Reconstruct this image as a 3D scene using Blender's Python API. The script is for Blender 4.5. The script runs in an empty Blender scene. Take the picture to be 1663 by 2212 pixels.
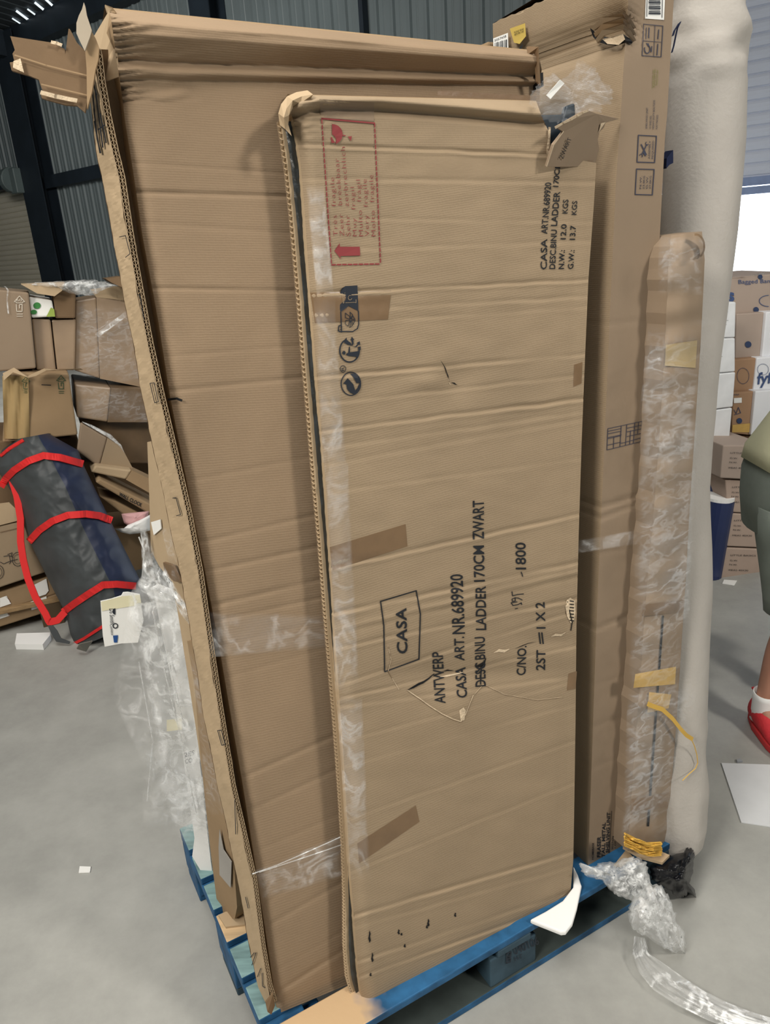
import bpy, bmesh, math, random
import numpy as np
from mathutils import Vector, noise
C = bpy.context.scene.collection
random.seed(7)
# ------------------------------------------------------------------ camera
FPX, VPX, VPY, HC = 1600.0, 1118.0, 5488.0, 1.73
_d = np.array([VPX - 831.5, VPY - 1106.0, FPX]); _up = -_d / np.linalg.norm(_d)
_f = np.array([0, 0, 1.0]); _f = _f - _f.dot(_up) * _up; _f /= np.linalg.norm(_f)
_r = np.cross(_f, _up)
if _r[0] < 0: _r = -_r
M = np.array([_r, _f, _up])
CAM = np.array([0, 0, HC])
cd = bpy.data.cameras.new('camera'); cam = bpy.data.objects.new('camera', cd); C.objects.link(cam)
bpy.context.scene.camera = cam
cd.sensor_fit = 'VERTICAL'; cd.sensor_height = 36.0; cd.sensor_width = 36.0
cd.lens = FPX / 2212.0 * 36.0; cd.clip_start = 0.05; cd.clip_end = 200
_X = M @ np.array([1, 0, 0]); _Y = M @ np.array([0, -1, 0]); _Z = -(M @ np.array([0, 0, 1.0]))
from mathutils import Matrix
cam.matrix_world = Matrix(((_X[0], _Y[0], _Z[0], 0), (_X[1], _Y[1], _Z[1], 0), (_X[2], _Y[2], _Z[2], HC), (0, 0, 0, 1)))
# ------------------------------------------------------------------ world, lights, exposure
sc = bpy.context.scene
sc.view_settings.view_transform = 'Standard'; sc.view_settings.look = 'None'
sc.view_settings.gamma = 1.0; sc.view_settings.use_curve_mapping = False
sc.view_settings.exposure = 0.0
sc.cycles.max_bounces = 7; sc.cycles.diffuse_bounces = 4; sc.cycles.glossy_bounces = 3
sc.cycles.transmission_bounces = 4; sc.cycles.transparent_max_bounces = 16
sc.cycles.caustics_reflective = False; sc.cycles.caustics_refractive = False
sc.cycles.use_denoising = True; sc.cycles.sample_clamp_indirect = 4.0
wd = bpy.data.worlds.new('daylight'); sc.world = wd; wd.use_nodes = True
bg = wd.node_tree.nodes['Background']; bg.inputs[0].default_value = (0.80, 0.90, 1.0, 1); bg.inputs[1].default_value = 5.0
def area(name, loc, aim, size, power, col, sy=None):
    ld = bpy.data.lights.new(name, 'AREA'); ld.energy = power; ld.color = col; ld.size = size
    if sy: ld.shape = 'RECTANGLE'; ld.size_y = sy
    o = bpy.data.objects.new(name, ld); C.objects.link(o); o.location = loc
    o.rotation_euler = (Vector(aim) - Vector(loc)).to_track_quat('-Z', 'Y').to_euler(); return o
WARM = (1.0, 0.94, 0.85)
area('ceiling_lamp_right', (4.2, -1.6, 4.6), (0.2, 1.2, 1.0), 0.75, 190, WARM)
area('ceiling_lamp_left', (-2.9, -2.3, 4.5), (0.2, 1.2, 1.0), 1.4, 235, WARM)
area('fill_light_overhead', (-0.9, 0.4, 5.6), (-0.9, 0.4, 0), 3.2, 215, (1, .97, .92))  # unseen fill light, added to brighten the floor
area('fill_light_far_wall', (-4.2, 6.5, 5.3), (-6.0, 11.0, 1.5), 2.0, 430, (1, .97, .92))  # unseen light added to lift the far wall and closed door
# ------------------------------------------------------------------ image / plane helpers
def ray(px, py): return M @ np.array([px - 831.5, py - 1106.0, FPX])
def proj(p):
    v = M.T @ (np.asarray(p, float) - CAM); return 831.5 + FPX * v[0] / v[2], 1106.0 + FPX * v[1] / v[2]
def atz(px, py, z):
    v = ray(px, py); return CAM + v * ((z - HC) / v[2])
class Plane:
    def __init__(s, p, n): s.p = np.asarray(p, float); n = np.asarray(n, float); s.n = n / np.linalg.norm(n)
    def at(s, px, py, off=0.0):
        v = ray(px, py); return CAM + v * ((np.dot(s.p - CAM, s.n) + off) / v.dot(s.n))
    def moved(s, off): return Plane(s.p + s.n * off, s.n)
def yplane(y, az=0.0, lean=0.0):
    a = math.radians(az); return Plane((0, y, 0), (-math.sin(a), -math.cos(a), math.tan(math.radians(lean))))
A28 = math.radians(28.0)
EX = np.array([math.cos(A28), math.sin(A28), 0]); EY = np.array([-math.sin(A28), math.cos(A28), 0]); EZ = np.array([0, 0, 1.0])
PO = np.array([-0.286, 1.030, 0.0])
def pl(x, y, z): return PO + EX * x + EY * y + EZ * z
def nz(p, s=1.0, seed=0.0): return noise.noise(Vector((p[0] * s + seed, p[1] * s - seed, p[2] * s + 2 * seed)))
# ------------------------------------------------------------------ mesh helpers
class MB:
    def __init__(s): s.v = []; s.f = []; s.uv = {}; s.sm = True
    def add(s, pts, faces):
        b = len(s.v); s.v += [tuple(map(float, p)) for p in pts]; s.f += [tuple(b + i for i in f) for f in faces]; return s
    def grid(s, rows, flip=False, uvs=None):
        ny = len(rows); nx = len(rows[0]); b = len(s.v)
        for j, r in enumerate(rows):
            for i, p in enumerate(r):
                if uvs: s.uv[len(s.v)] = uvs[j][i]
                s.v.append(tuple(map(float, p)))
        for j in range(ny - 1):
            for i in range(nx - 1):
                q = (b + j * nx + i, b + j * nx + i + 1, b + (j + 1) * nx + i + 1, b + (j + 1) * nx + i)
                s.f.append(q[::-1] if flip else q)
        return s
    def prism(s, front, vec):
        n = len(front); front = [np.asarray(p, float) for p in front]; back = [p + vec for p in front]
        return s.add(front + back, [tuple(range(n)), tuple(range(2 * n - 1, n - 1, -1))] + [((i + 1) % n, i, n + i, n + (i + 1) % n) for i in range(n)])
    def box(s, o, x, y, z):
        o, x, y, z = [np.asarray(a, float) for a in (o, x, y, z)]
        return s.prism([o, o + x, o + x + z, o + z], y)
    def tube(s, pts, rad, n=12, cap=True, sq=None):
        pts = [np.asarray(p, float) for p in pts]; rows = []
        if not hasattr(rad, '__len__'): rad = [rad] * len(pts)
        ref = None
        for i, p in enumerate(pts):
            t = pts[min(i + 1, len(pts) - 1)] - pts[max(i - 1, 0)]; t /= (np.linalg.norm(t) + 1e-12)
            if ref is None:
                ref = np.cross(t, (0, 0, 1.0) if abs(t[2]) < .9 else (1.0, 0, 0))
            u = ref - t * ref.dot(t); u /= np.linalg.norm(u); ref = u; w = np.cross(t, u)
            rows.append([p + rad[i] * (math.cos(2 * math.pi * k / n) * u + math.sin(2 * math.pi * k / n) * w) for k in range(n)])
        b = len(s.v)
        for r in rows: s.v += [tuple(map(float, q)) for q in r]
        for j in range(len(pts) - 1):
            for k in range(n):
                k2 = (k + 1) % n; s.f.append((b + j * n + k, b + j * n + k2, b + (j + 1) * n + k2, b + (j + 1) * n + k))
        if cap:
            s.f.append(tuple(b + k for k in range(n))[::-1]); s.f.append(tuple(b + (len(pts) - 1) * n + k for k in range(n)))
        return s
    def ribbon(s, pts, side, w):
        """flat strip through pts, widened along side"""
        return s.grid([[np.asarray(p) - np.asarray(side) * w / 2, np.asarray(p) + np.asarray(side) * w / 2] for p in pts])
BASE = {}
def link(name, mb, mat, parent=None, smooth=False, bevel=0, solid=0, base=None):
    v = np.array(mb.v)
    if parent is not None: off = BASE[parent.name]
    else:
        lo, hi = v.min(0), v.max(0); off = np.array([(lo[0] + hi[0]) / 2, (lo[1] + hi[1]) / 2, lo[2]]) if base is None else np.asarray(base, float)
    me = bpy.data.meshes.new(name); me.from_pydata([tuple(p) for p in (v - off)], [], mb.f); me.validate(); me.update()
    if mb.uv:
        ul = me.uv_layers.new(name='UVMap')
        for lp in me.loops: ul.data[lp.index].uv = mb.uv.get(lp.vertex_index, (0, 0))
    if smooth:
        for p in me.polygons: p.use_smooth = True
    o = bpy.data.objects.new(name, me); C.objects.link(o)
    if mat: me.materials.append(mat)
    if parent is not None: o.parent = parent
    else: o.location = off
    BASE[o.name] = off
    if solid:
        m = o.modifiers.new('solid', 'SOLIDIFY'); m.thickness = solid; m.offset = -1
    if bevel:
        m = o.modifiers.new('bevel', 'BEVEL'); m.width = bevel; m.segments = 2; m.limit_method = 'ANGLE'; m.angle_limit = math.radians(40)
    return o
def thing(name, label, cat, base, group=None):
    o = bpy.data.objects.new(name, None); C.objects.link(o); o.location = tuple(map(float, base)); o.empty_display_size = .1
    BASE[o.name] = np.asarray(base, float); return tag(o, label, cat, group)
def tag(o, label, cat, group=None, kind=None):
    o['label'] = label; o['category'] = cat
    if group: o['group'] = group
    if kind: o['kind'] = kind
    return o
def struct(name, mb, mat, **k):
    o = link(name, mb, mat, **k); o['kind'] = 'structure'; return o
# ------------------------------------------------------------------ materials
def lin(c): return tuple((x / 12.92 if x <= .04045 else ((x + .055) / 1.055) ** 2.4) for x in [v / 255 for v in c])
def mat(name, rgb, rough=.8, metal=0.0, var=0.12, scale=6.0, bump=0.0, bscale=60.0, spec=.3, rib=0, ribscale=160.0, stretch=(1, 1, 1), uvrib=False, detail=5):
    m = bpy.data.materials.new(name); m.use_nodes = True; nt = m.node_tree; N = nt.nodes; L = nt.links
    b = N['Principled BSDF']; b.inputs['Roughness'].default_value = rough; b.inputs['Metallic'].default_value = metal
    b.inputs['Specular IOR Level'].default_value = spec
    c = lin(rgb); tc = N.new('ShaderNodeTexCoord')
    mp = N.new('ShaderNodeMapping'); mp.inputs['Scale'].default_value = stretch; L.new(tc.outputs['Object'], mp.inputs[0])
    n1 = N.new('ShaderNodeTexNoise'); n1.inputs['Scale'].default_value = scale; n1.inputs['Detail'].default_value = detail; n1.inputs['Roughness'].default_value = .7 if detail > 6 else .5; L.new(mp.outputs[0], n1.inputs[0])
    r = N.new('ShaderNodeValToRGB'); r.color_ramp.elements[0].position = .32; r.color_ramp.elements[1].position = .68
    r.color_ramp.elements[0].color = tuple(x * (1 - var) for x in c) + (1,); r.color_ramp.elements[1].color = tuple(min(1, x * (1 + var)) for x in c) + (1,)
    L.new(n1.outputs[0], r.inputs[0]); L.new(r.outputs[0], b.inputs['Base Color'])
    h = None
    if bump:
        n2 = N.new('ShaderNodeTexNoise'); n2.inputs['Scale'].default_value = bscale; n2.inputs['Detail'].default_value = 4; L.new(mp.outputs[0], n2.inputs[0])
        bp = N.new('ShaderNodeBump'); bp.inputs['Strength'].default_value = bump; bp.inputs['Distance'].default_value = .004; L.new(n2.outputs[0], bp.inputs['Height']); h = bp
    if rib:
        wv = N.new('ShaderNodeTexWave'); wv.wave_type = 'BANDS'; wv.bands_direction = 'Y' if uvrib else 'Z'
        wv.inputs['Scale'].default_value = ribscale; wv.inputs['Distortion'].default_value = 1.2; wv.inputs['Detail'].default_value = 1
        L.new(tc.outputs['UV' if uvrib else 'Object'], wv.inputs[0])
        b2 = N.new('ShaderNodeBump'); b2.inputs['Strength'].default_value = rib; b2.inputs['Distance'].default_value = .002; L.new(wv.outputs['Fac'], b2.inputs['Height'])
        if h: L.new(h.outputs[0], b2.inputs['Normal'])
        h = b2
    if h: L.new(h.outputs[0], b.inputs['Normal'])
    return m
def film_mat(name, tint=(235, 240, 245), alpha=.45, scale=14, milky=.5, rough=.12, stretch=(1, 1, 1), fade=False):
    """crumpled stretch film: partly clear, partly milky, glossy creases"""
    m = bpy.data.materials.new(name); m.use_nodes = True; nt = m.node_tree; N = nt.nodes; L = nt.links
    b = N['Principled BSDF']; b.inputs['Base Color'].default_value = lin(tint) + (1,); b.inputs['Roughness'].default_value = rough
    b.inputs['Specular IOR Level'].default_value = .8
    tc = N.new('ShaderNodeTexCoord'); mp = N.new('ShaderNodeMapping'); mp.inputs['Scale'].default_value = stretch; L.new(tc.outputs['Object'], mp.inputs[0])
    n = N.new('ShaderNodeTexNoise'); n.inputs['Scale'].default_value = scale; n.inputs['Detail'].default_value = 6; n.inputs['Distortion'].default_value = .6; L.new(mp.outputs[0], n.inputs[0])
    sub_ = N.new('ShaderNodeMath'); sub_.operation = 'SUBTRACT'; sub_.inputs[1].default_value = .5; L.new(n.outputs[0], sub_.inputs[0])
    ab = N.new('ShaderNodeMath'); ab.operation = 'ABSOLUTE'; L.new(sub_.outputs[0], ab.inputs[0])
    r = N.new('ShaderNodeMapRange'); r.inputs[1].default_value = 0; r.inputs[2].default_value = .07; r.inputs[3].default_value = min(1, alpha * (1 + milky * 1.6)); r.inputs[4].default_value = alpha * .75; L.new(ab.outputs[0], r.inputs[0])
    n3 = N.new('ShaderNodeTexNoise'); n3.inputs['Scale'].default_value = scale * .3; L.new(mp.outputs[0], n3.inputs[0])
    m3 = N.new('ShaderNodeMapRange'); m3.inputs[1].default_value = .3; m3.inputs[2].default_value = .7; m3.inputs[3].default_value = .35; m3.inputs[4].default_value = 1.5; L.new(n3.outputs[0], m3.inputs[0])
    mu = N.new('ShaderNodeMath'); mu.operation = 'MULTIPLY'; mu.use_clamp = True; L.new(r.outputs[0], mu.inputs[0]); L.new(m3.outputs[0], mu.inputs[1]); out = mu.outputs[0]
    if fade:      # thins out towards the torn borders of a sheet
        sx = N.new('ShaderNodeSeparateXYZ'); L.new(tc.outputs['UV'], sx.inputs[0]); e = None
        for ax in (0, 1):
            pp_ = N.new('ShaderNodeMath'); pp_.operation = 'PINGPONG'; pp_.inputs[1].default_value = .5; L.new(sx.outputs[ax], pp_.inputs[0])
            if e is None: e = pp_.outputs[0]
            else:
                mn = N.new('ShaderNodeMath'); mn.operation = 'MINIMUM'; L.new(e, mn.inputs[0]); L.new(pp_.outputs[0], mn.inputs[1]); e = mn.outputs[0]
        ws = N.new('ShaderNodeMath'); ws.operation = 'MULTIPLY_ADD'; ws.inputs[1].default_value = .22; L.new(n3.outputs[0], ws.inputs[0]); ws.inputs[2].default_value = -.11
        a2 = N.new('ShaderNodeMath'); a2.operation = 'ADD'; L.new(e, a2.inputs[0]); L.new(ws.outputs[0], a2.inputs[1])
        fr = N.new('ShaderNodeMapRange'); fr.inputs[1].default_value = 0; fr.inputs[2].default_value = .14; L.new(a2.outputs[0], fr.inputs[0])
        mf = N.new('ShaderNodeMath'); mf.operation = 'MULTIPLY'; L.new(out, mf.inputs[0]); L.new(fr.outputs[0], mf.inputs[1]); out = mf.outputs[0]
    L.new(out, b.inputs['Alpha'])
    bp = N.new('ShaderNodeBump'); bp.inputs['Strength'].default_value = .8; bp.inputs['Distance'].default_value = .01; L.new(n.outputs[0], bp.inputs['Height']); L.new(bp.outputs[0], b.inputs['Normal'])
    return m
CARD = mat('kraft_card', (152, 133, 108), .85, var=.06, scale=5, rib=.10, ribscale=70, bump=.12, bscale=220, uvrib=True)
CARDB = mat('kraft_card_brown', (144, 123, 99), .85, var=.07, scale=4, rib=.10, ribscale=62, bump=.12, bscale=180, uvrib=True)
CARDP = mat('kraft_card_plain', (150, 126, 96), .85, var=.08, scale=5, bump=.15, bscale=80)
CARDG = mat('kraft_card_greyish', (140, 122, 102), .8, var=.05, scale=5, bump=.08, bscale=120)
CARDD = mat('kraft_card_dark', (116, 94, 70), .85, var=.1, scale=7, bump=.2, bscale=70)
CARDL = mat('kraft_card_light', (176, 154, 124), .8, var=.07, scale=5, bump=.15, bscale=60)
TORN = mat('torn_card_fibre', (206, 186, 158), .95, var=.15, scale=60, bump=.6, bscale=200)
TAPE = mat('brown_packing_tape', (120, 96, 70), .35, var=.10, scale=18, bump=.15, bscale=60, spec=.5)
INK = mat('black_ink', (34, 36, 40), .7, var=.1)
INKG = mat('grey_blue_ink', (60, 62, 78), .7, var=.1)
INKR = mat('red_ink', (134, 56, 58), .7, var=.08)
INKB = mat('navy_ink', (38, 43, 52), .7, var=.05)
BLACK = mat('matt_black', (14, 14, 16), .6, var=.1)
WHITEP = mat('white_paper', (236, 236, 232), .6, var=.03)
FOAM = mat('white_foam', (238, 238, 236), .7, var=.02, bump=.05, bscale=200)
FILM = film_mat('stretch_film', alpha=.075, milky=.9, scale=18, stretch=(1, 1, 2.2))
FILMD = film_mat('dense_stretch_film', (236, 238, 238), alpha=.34, milky=.85, scale=16)
FILMC = film_mat('clear_film', (240, 240, 240), alpha=.085, milky=.95, scale=16)
FADE = {FILM: film_mat('stretch_film_torn', alpha=.075, milky=.9, scale=18, stretch=(1, 1, 2.2), fade=True), FILMD: film_mat('dense_film_torn', (236, 238, 238), alpha=.34, milky=.85, scale=16, fade=True), FILMC: film_mat('clear_film_torn', (240, 240, 240), alpha=.10, milky=.95, scale=16, fade=True)}
BLUEP = mat('worn_blue_paint', (38, 84, 122), .6, var=.35, scale=22, bump=.2, bscale=40)
BLUED = mat('dirty_shaded_blue_paint', (52, 72, 84), .7, var=.35, scale=14, bump=.2, bscale=40)  # dirty blue, also darkened to paint the shade inside the pallet
PINE = mat('bare_pine', (200, 172, 134), .65, var=.16, scale=4, stretch=(1, 14, 14), bump=.1)
# printing on a plane, in photograph pixels
def text_mb(mb, surf, s, p0, p1, p2, bold=0.0, sx=1.0):
    """writes s with baseline p0->p1 and capital height p0->p2; surf(px,py) gives the 3D point"""
    cu = bpy.data.curves.new('t', 'FONT'); cu.body = s; cu.size = 1.0; cu.resolution_u = 3; cu.offset = bold
    cu.space_character = sx
    o = bpy.data.objects.new('t', cu); C.objects.link(o); bpy.context.view_layer.update()
    me = bpy.data.meshes.new_from_object(o.evaluated_get(bpy.context.evaluated_depsgraph_get()))
    bpy.data.objects.remove(o); bpy.data.curves.remove(cu)
    if not me.vertices: return
    bm = bmesh.new(); bm.from_mesh(me); bmesh.ops.triangulate(bm, faces=bm.faces[:])
    for _ in range(3):      # fine enough to follow the dents of the board
        lg = [e for e in bm.edges if e.calc_length() > .22]
        if not lg: break
        bmesh.ops.subdivide_edges(bm, edges=lg, cuts=1, use_grid_fill=True); bmesh.ops.triangulate(bm, faces=bm.faces[:])
    bm.to_mesh(me); bm.free()
    xs = [v.co.x for v in me.vertices]; x0, x1 = min(xs), max(xs); ch = .73
    p0, p1, p2 = [np.asarray(p, float) for p in (p0, p1, p2)]
    pts = []
    for v in me.vertices:
        q = p0 + (p1 - p0) * ((v.co.x - x0) / (x1 - x0 + 1e-9)) + (p2 - p0) * (v.co.y / ch); pts.append(surf(q[0], q[1]))
    mb.add(pts, [tuple(p.vertices) for p in me.polygons]); bpy.data.meshes.remove(me)
def stroke_mb(mb, surf, pts, w, closed=False):
    pts = [np.asarray(p, float) for p in pts]
    if closed: pts = pts + [pts[0]]
    for a, b in zip(pts[:-1], pts[1:]):
        d = b - a; L = np.linalg.norm(d)
        if L < 1e-6: continue
        d /= L; n = np.array([-d[1], d[0]]) * w / 2; k = max(1, int(L / 12)); rows = []
        a2 = a - d * w * .3; b2 = b + d * w * .3
        for i in range(k + 1):
            q = a2 + (b2 - a2) * i / k; rows.append([surf(*(q - n)), surf(*(q + n))])
        mb.grid(rows)
def poly_mb(mb, surf, pts):
    bm = bmesh.new(); vs = [bm.verts.new((p[0], p[1], 0)) for p in pts]; bm.faces.new(vs); bmesh.ops.triangulate(bm, faces=bm.faces[:])
    bm.verts.index_update(); mb.add([surf(v.co.x, v.co.y) for v in bm.verts], [tuple(v.index for v in f.verts) for f in bm.faces]); bm.free()
def arc(cx, cy, rx, ry, a0, a1, n=24): return [(cx + rx * math.cos(math.radians(a0 + (a1 - a0) * i / n)), cy + ry * math.sin(math.radians(a0 + (a1 - a0) * i / n))) for i in range(n + 1)]
def lerp_poly(poly, y):
    """x on a pixel polyline given by increasing y"""
    if y <= poly[0][1]: return poly[0][0]
    for a, b in zip(poly[:-1], poly[1:]):
        if y <= b[1]: return a[0] + (b[0] - a[0]) * (y - a[1]) / (b[1] - a[1])
    return poly[-1][0]
def panel_rows(plane, left, right, nx, ny, disp, w, h):
    """grid whose rows run between two pixel polylines (same length param), displaced along the plane normal"""
    def par(poly, t):
        L = [0]
        for a, b in zip(poly[:-1], poly[1:]): L.append(L[-1] + math.hypot(b[0] - a[0], b[1] - a[1]))
        d = t * L[-1]
        for i in range(len(poly) - 1):
            if d <= L[i + 1] or i == len(poly) - 2:
                k = (d - L[i]) / (L[i + 1] - L[i] + 1e-9); return np.array(poly[i]) * (1 - k) + np.array(poly[i + 1]) * k
    rows = []; uvs = []
    for j in range(ny + 1):
        t = j / ny; a = plane.at(*par(left, t)); b = plane.at(*par(right, t)); r = []; u = []
        for i in range(nx + 1):
            s = i / nx; p = a + (b - a) * s; q = proj(p); r.append(plane.at(q[0], q[1], disp(q[0], q[1], s, t))); u.append((s * w, (1 - t) * h))
        rows.append(r); uvs.append(u)
    return rows, uvs
def crease(py, yl, yr, xl, xr, px, w=7.0):
    y = yl + (yr - yl) * (px - xl) / (xr - xl); d = (py - y) / w
    return math.exp(-d * d) if abs(d) < 3 else 0.0
def sheet(pts_px, plane, thick=.004, wob=0.0, seed=0, back=None):
    """torn flat piece with real thickness, from a pixel outline on a plane"""
    mb = MB(); pts = [plane.at(*p, off=wob * math.sin(seed + 2.1 * i)) for i, p in enumerate(pts_px)]
    return mb.prism(pts, -plane.n * thick)
def carton(name, label, cat, quad, plane, depth, mt, group=None, bevel=.006, dirv=None, flat=None):
    """closed carton: front quad in pixels on a plane, extruded backwards"""
    mb = MB().prism([plane.at(*p) for p in quad], (-plane.n if dirv is None else np.asarray(dirv, float)) * depth)
    o = link(name, mb, mt, bevel=bevel); tag(o, label, cat, group); return o

def masked_mat(name, rgb1, rgb2, d, at_, width=.06):
    """paint worn off beyond a line on the board: colour 1 where the object coordinate along d is below at_"""
    m = mat(name, rgb2, .6, var=.3, scale=18, bump=.15); nt = m.node_tree; N = nt.nodes; L = nt.links; b = N['Principled BSDF']
    src = b.inputs['Base Color'].links[0].from_socket; tc = N.new('ShaderNodeTexCoord'); dp = N.new('ShaderNodeVectorMath'); dp.operation = 'DOT_PRODUCT'; dp.inputs[1].default_value = tuple(d)
    L.new(tc.outputs['Object'], dp.inputs[0]); n = N.new('ShaderNodeTexNoise'); n.inputs['Scale'].default_value = 25; L.new(tc.outputs['Object'], n.inputs[0])
    ad = N.new('ShaderNodeMath'); ad.operation = 'MULTIPLY_ADD'; ad.inputs[1].default_value = .08; L.new(n.outputs[0], ad.inputs[0]); L.new(dp.outputs['Value'], ad.inputs[2])
    r = N.new('ShaderNodeMapRange'); r.inputs[1].default_value = at_; r.inputs[2].default_value = at_ + width; L.new(ad.outputs[0], r.inputs[0])
    mx = N.new('ShaderNodeMix'); mx.data_type = 'RGBA'; L.new(r.outputs[0], mx.inputs['Factor']); mx.inputs['A'].default_value = lin(rgb1) + (1,); L.new(src, mx.inputs['B']); L.new(mx.outputs['Result'], b.inputs['Base Color']); return m
# ------------------------------------------------------------------ the hall
AZ = math.radians(-48.0); WD = np.array([math.sin(AZ), math.cos(AZ), 0]); WN = np.array([-WD[1], WD[0], 0])
WP = -WN * 8.54
W = Plane(WP, WN)
def wa(px, py): p = W.at(px, py); return (p - WP) @ WD, p[2]
def wpt(a, z, off=0.0): return WP + WD * a + WN * off + EZ * z
WALLM = mat('grey_blue_steel_sheet', (104, 114, 116), .5, metal=.0, var=.10, scale=.7, spec=.4)
STEEL = mat('dark_steel', (34, 42, 50), .5, var=.15, scale=3)
STEELG = mat('grey_steel', (92, 104, 104), .45, var=.1, scale=3)
SLAT = mat('beige_slats', (196, 190, 172), .6, var=.05, scale=.8)
SLATW = mat('white_blue_slats', (205, 212, 228), .5, var=.04, scale=.8)
CONC = mat('polished_concrete', (158, 158, 153), .55, var=.22, scale=1.6, bump=.05, bscale=30, spec=.35, detail=9)
EAVE = 6.1
fl = MB().add([(-26, -8, 0), (14, -8, 0), (14, 26, 0), (-26, 26, 0)], [(0, 1, 2, 3)]); struct('floor', fl, CONC, base=(0, 0, 0))
def rib_wall(a0, a1, z0, z1, pitch=.27):
    rows = [[], []]; a = a0
    prof = [(0, 0), (.10, 0), (.11, .008), (.125, .008), (.135, 0), (.205, 0), (.22, .035), (.245, .035), (.262, 0)]
    while a < a1:
        for da, off in prof:
            if a + da <= a1: rows[0].append(wpt(a + da, z0, off)); rows[1].append(wpt(a + da, z1, off))
        a += pitch
    rows[0].append(wpt(a1, z0)); rows[1].append(wpt(a1, z1)); return rows
d2l = wa(1410, 300)[0]; d2r = d2l - 4.4; d2b = wa(1610, 421)[1]; d2t = 4.3
wb = MB(); wb.grid(rib_wall(d2l, 30, 0, EAVE)); wb.grid(rib_wall(-14, d2r, 0, EAVE)); wb.grid(rib_wall(d2r, d2l, d2t, EAVE))
struct('wall_back', wb, WALLM)
# roof, rising from the eave towards the hall
RS = .13
rf = MB(); rr = []
for k in range(0, 150):
    a = -14 + k * .3
    for da, up in ((0, 0), (.2, 0), (.22, .05), (.26, .05)):
        rr.append((wpt(a + da, EAVE + up, -.3), wpt(a + da, EAVE + up + RS * 22, 22)))
rf.grid([[p[0] for p in rr], [p[1] for p in rr]]); struct('ceiling', rf, mat('roof_sheet', (60, 66, 70), .6, var=.1, scale=.5))
hb = MB()   # remaining hall walls, out of the picture
def vwall(a, b): hb.add([(a[0], a[1], 0), (b[0], b[1], 0), (b[0], b[1], 9), (a[0], a[1], 9)], [(0, 1, 2, 3)])
e0 = wpt(30, 0); e1 = wpt(-14, 0); e2 = e1 + WN * 14; e3 = e0 + WN * 22
for nm, a, b in (('wall_left', e0, e3), ('wall_right', e1, e2), ('wall_front', e2, e3)):
    hb = MB(); vwall(a, b); struct(nm, hb, WALLM)
# steel frame
def wbar(name, a0, a1, z0, z1, dep, m, off=0.0): return struct(name, MB().box(wpt(a0, z0, off), WD * (a1 - a0), WN * dep, EZ * (z1 - z0)), m)
n = 0
for px, py, wpx in ((100, 385, 44), (470, 20, 42), (793, 30, 9)):
    ac = wa(px, py)[0]; hw = abs(wa(px + wpx / 2, py)[0] - wa(px - wpx / 2, py)[0]) / 2; n += 1
    m = MB()
    if wpx > 20:      # I-section column
        m.box(wpt(ac - hw, 0, .04), WD * hw * 2, WN * .02, EZ * EAVE); m.box(wpt(ac - hw, 0, .34), WD * hw * 2, WN * .02, EZ * EAVE); m.box(wpt(ac - .01, 0, .04), WD * .02, WN * .3, EZ * EAVE)
    else: m.box(wpt(ac - hw, 0, .03), WD * hw * 2, WN * .1, EZ * EAVE)
    struct('trim_%d' % n, m, STEEL)
zg = wa(220, 372)[1]
wbar('trim_4', wa(600, 300)[0], wa(110, 385)[0], zg - .12, zg + .12, .12, STEEL, .04)
wbar('trim_5', -14, 30, EAVE - .35, EAVE + .1, .25, STEEL, .02)
# rafter at the far column
ac = wa(100, 385)[0]
rb = MB(); o = wpt(ac - .12, EAVE - .45, .1); rb.prism([o, o + WN * 20 + EZ * RS * 20, o + WN * 20 + EZ * (RS * 20 + .45), o + EZ * .45], WD * .2); struct('trim_6', rb, STEEL)
# slits of translucent roof sheet that let the daylight through
SKY = bpy.data.materials.new('lit_roof_light'); SKY.use_nodes = True
SKY.node_tree.nodes['Principled BSDF'].inputs['Emission Color'].default_value = (.85, .95, 1, 1); SKY.node_tree.nodes['Principled BSDF'].inputs['Emission Strength'].default_value = 1.0
RPl = Plane(wpt(0, EAVE - .03, -.3), np.cross(WD, WN + EZ * RS)); RPl.n *= -1 if RPl.n[2] > 0 else 1
ns = 0
for (x0, y0, x1, y1, wd) in ((112, 11, 96, -4, 5), (93, 20, 76, 6, 5), (75, 31, 60, 20, 3.5), (60, 42, 36, 24, 5), (44, 51, 27, 40, 3), (97, 34, 92, 27, 4), (85, 40, 81, 34, 4), (74, 46, 71, 41, 3)):
    ns += 1; m = MB(); stroke_mb(m, lambda x, y: RPl.at(x, y), [(x0, y0), (x1, y1)], wd); struct('window_%d' % ns, m, SKY)
# far roller door, closed
a_r = wa(90, 480)[0]; zt = wa(30, 412)[1]
def slats(a0, a1, z0, z1, off, pitch):
    rows = []; z = z0
    prof = [(0, 0), (.012, -.012), (.02, 0), (.055, .010), (.09, .010), (pitch - .001, .003)]
    while z < z1 - .001:
        for dz, o_ in prof: rows.append([wpt(a0, z + dz, off + o_), wpt(a1, z + dz, off + o_)])
        z += pitch
    return rows
d1 = MB().grid(slats(a_r, a_r + 5.0, 0, zt, .12, .115)); door1 = struct('door_1', d1, SLAT)
bx = MB().box(wpt(a_r, zt, .06), WD * 5, WN * .3, EZ * .22); link('roller_housing', bx, STEEL, door1)
gd = MB().box(wpt(a_r - .12, 0, .05), WD * .12, WN * .14, EZ * zt); link('guide_rail', gd, STEELG, door1)
am, zm = wa(78, 388); mt = MB().tube([wpt(am + .28, zm, .45), wpt(am + .1, zm, .45)], .26, 18); mt.box(wpt(am - .1, zm - .28, .3), WD * .3, WN * .22, EZ * .5); mt.tube([wpt(am + .30, zm, .46), wpt(am + .24, zm, .46)], .12, 16)
link('drive_motor', mt, STEELG, door1, bevel=.02)
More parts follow.
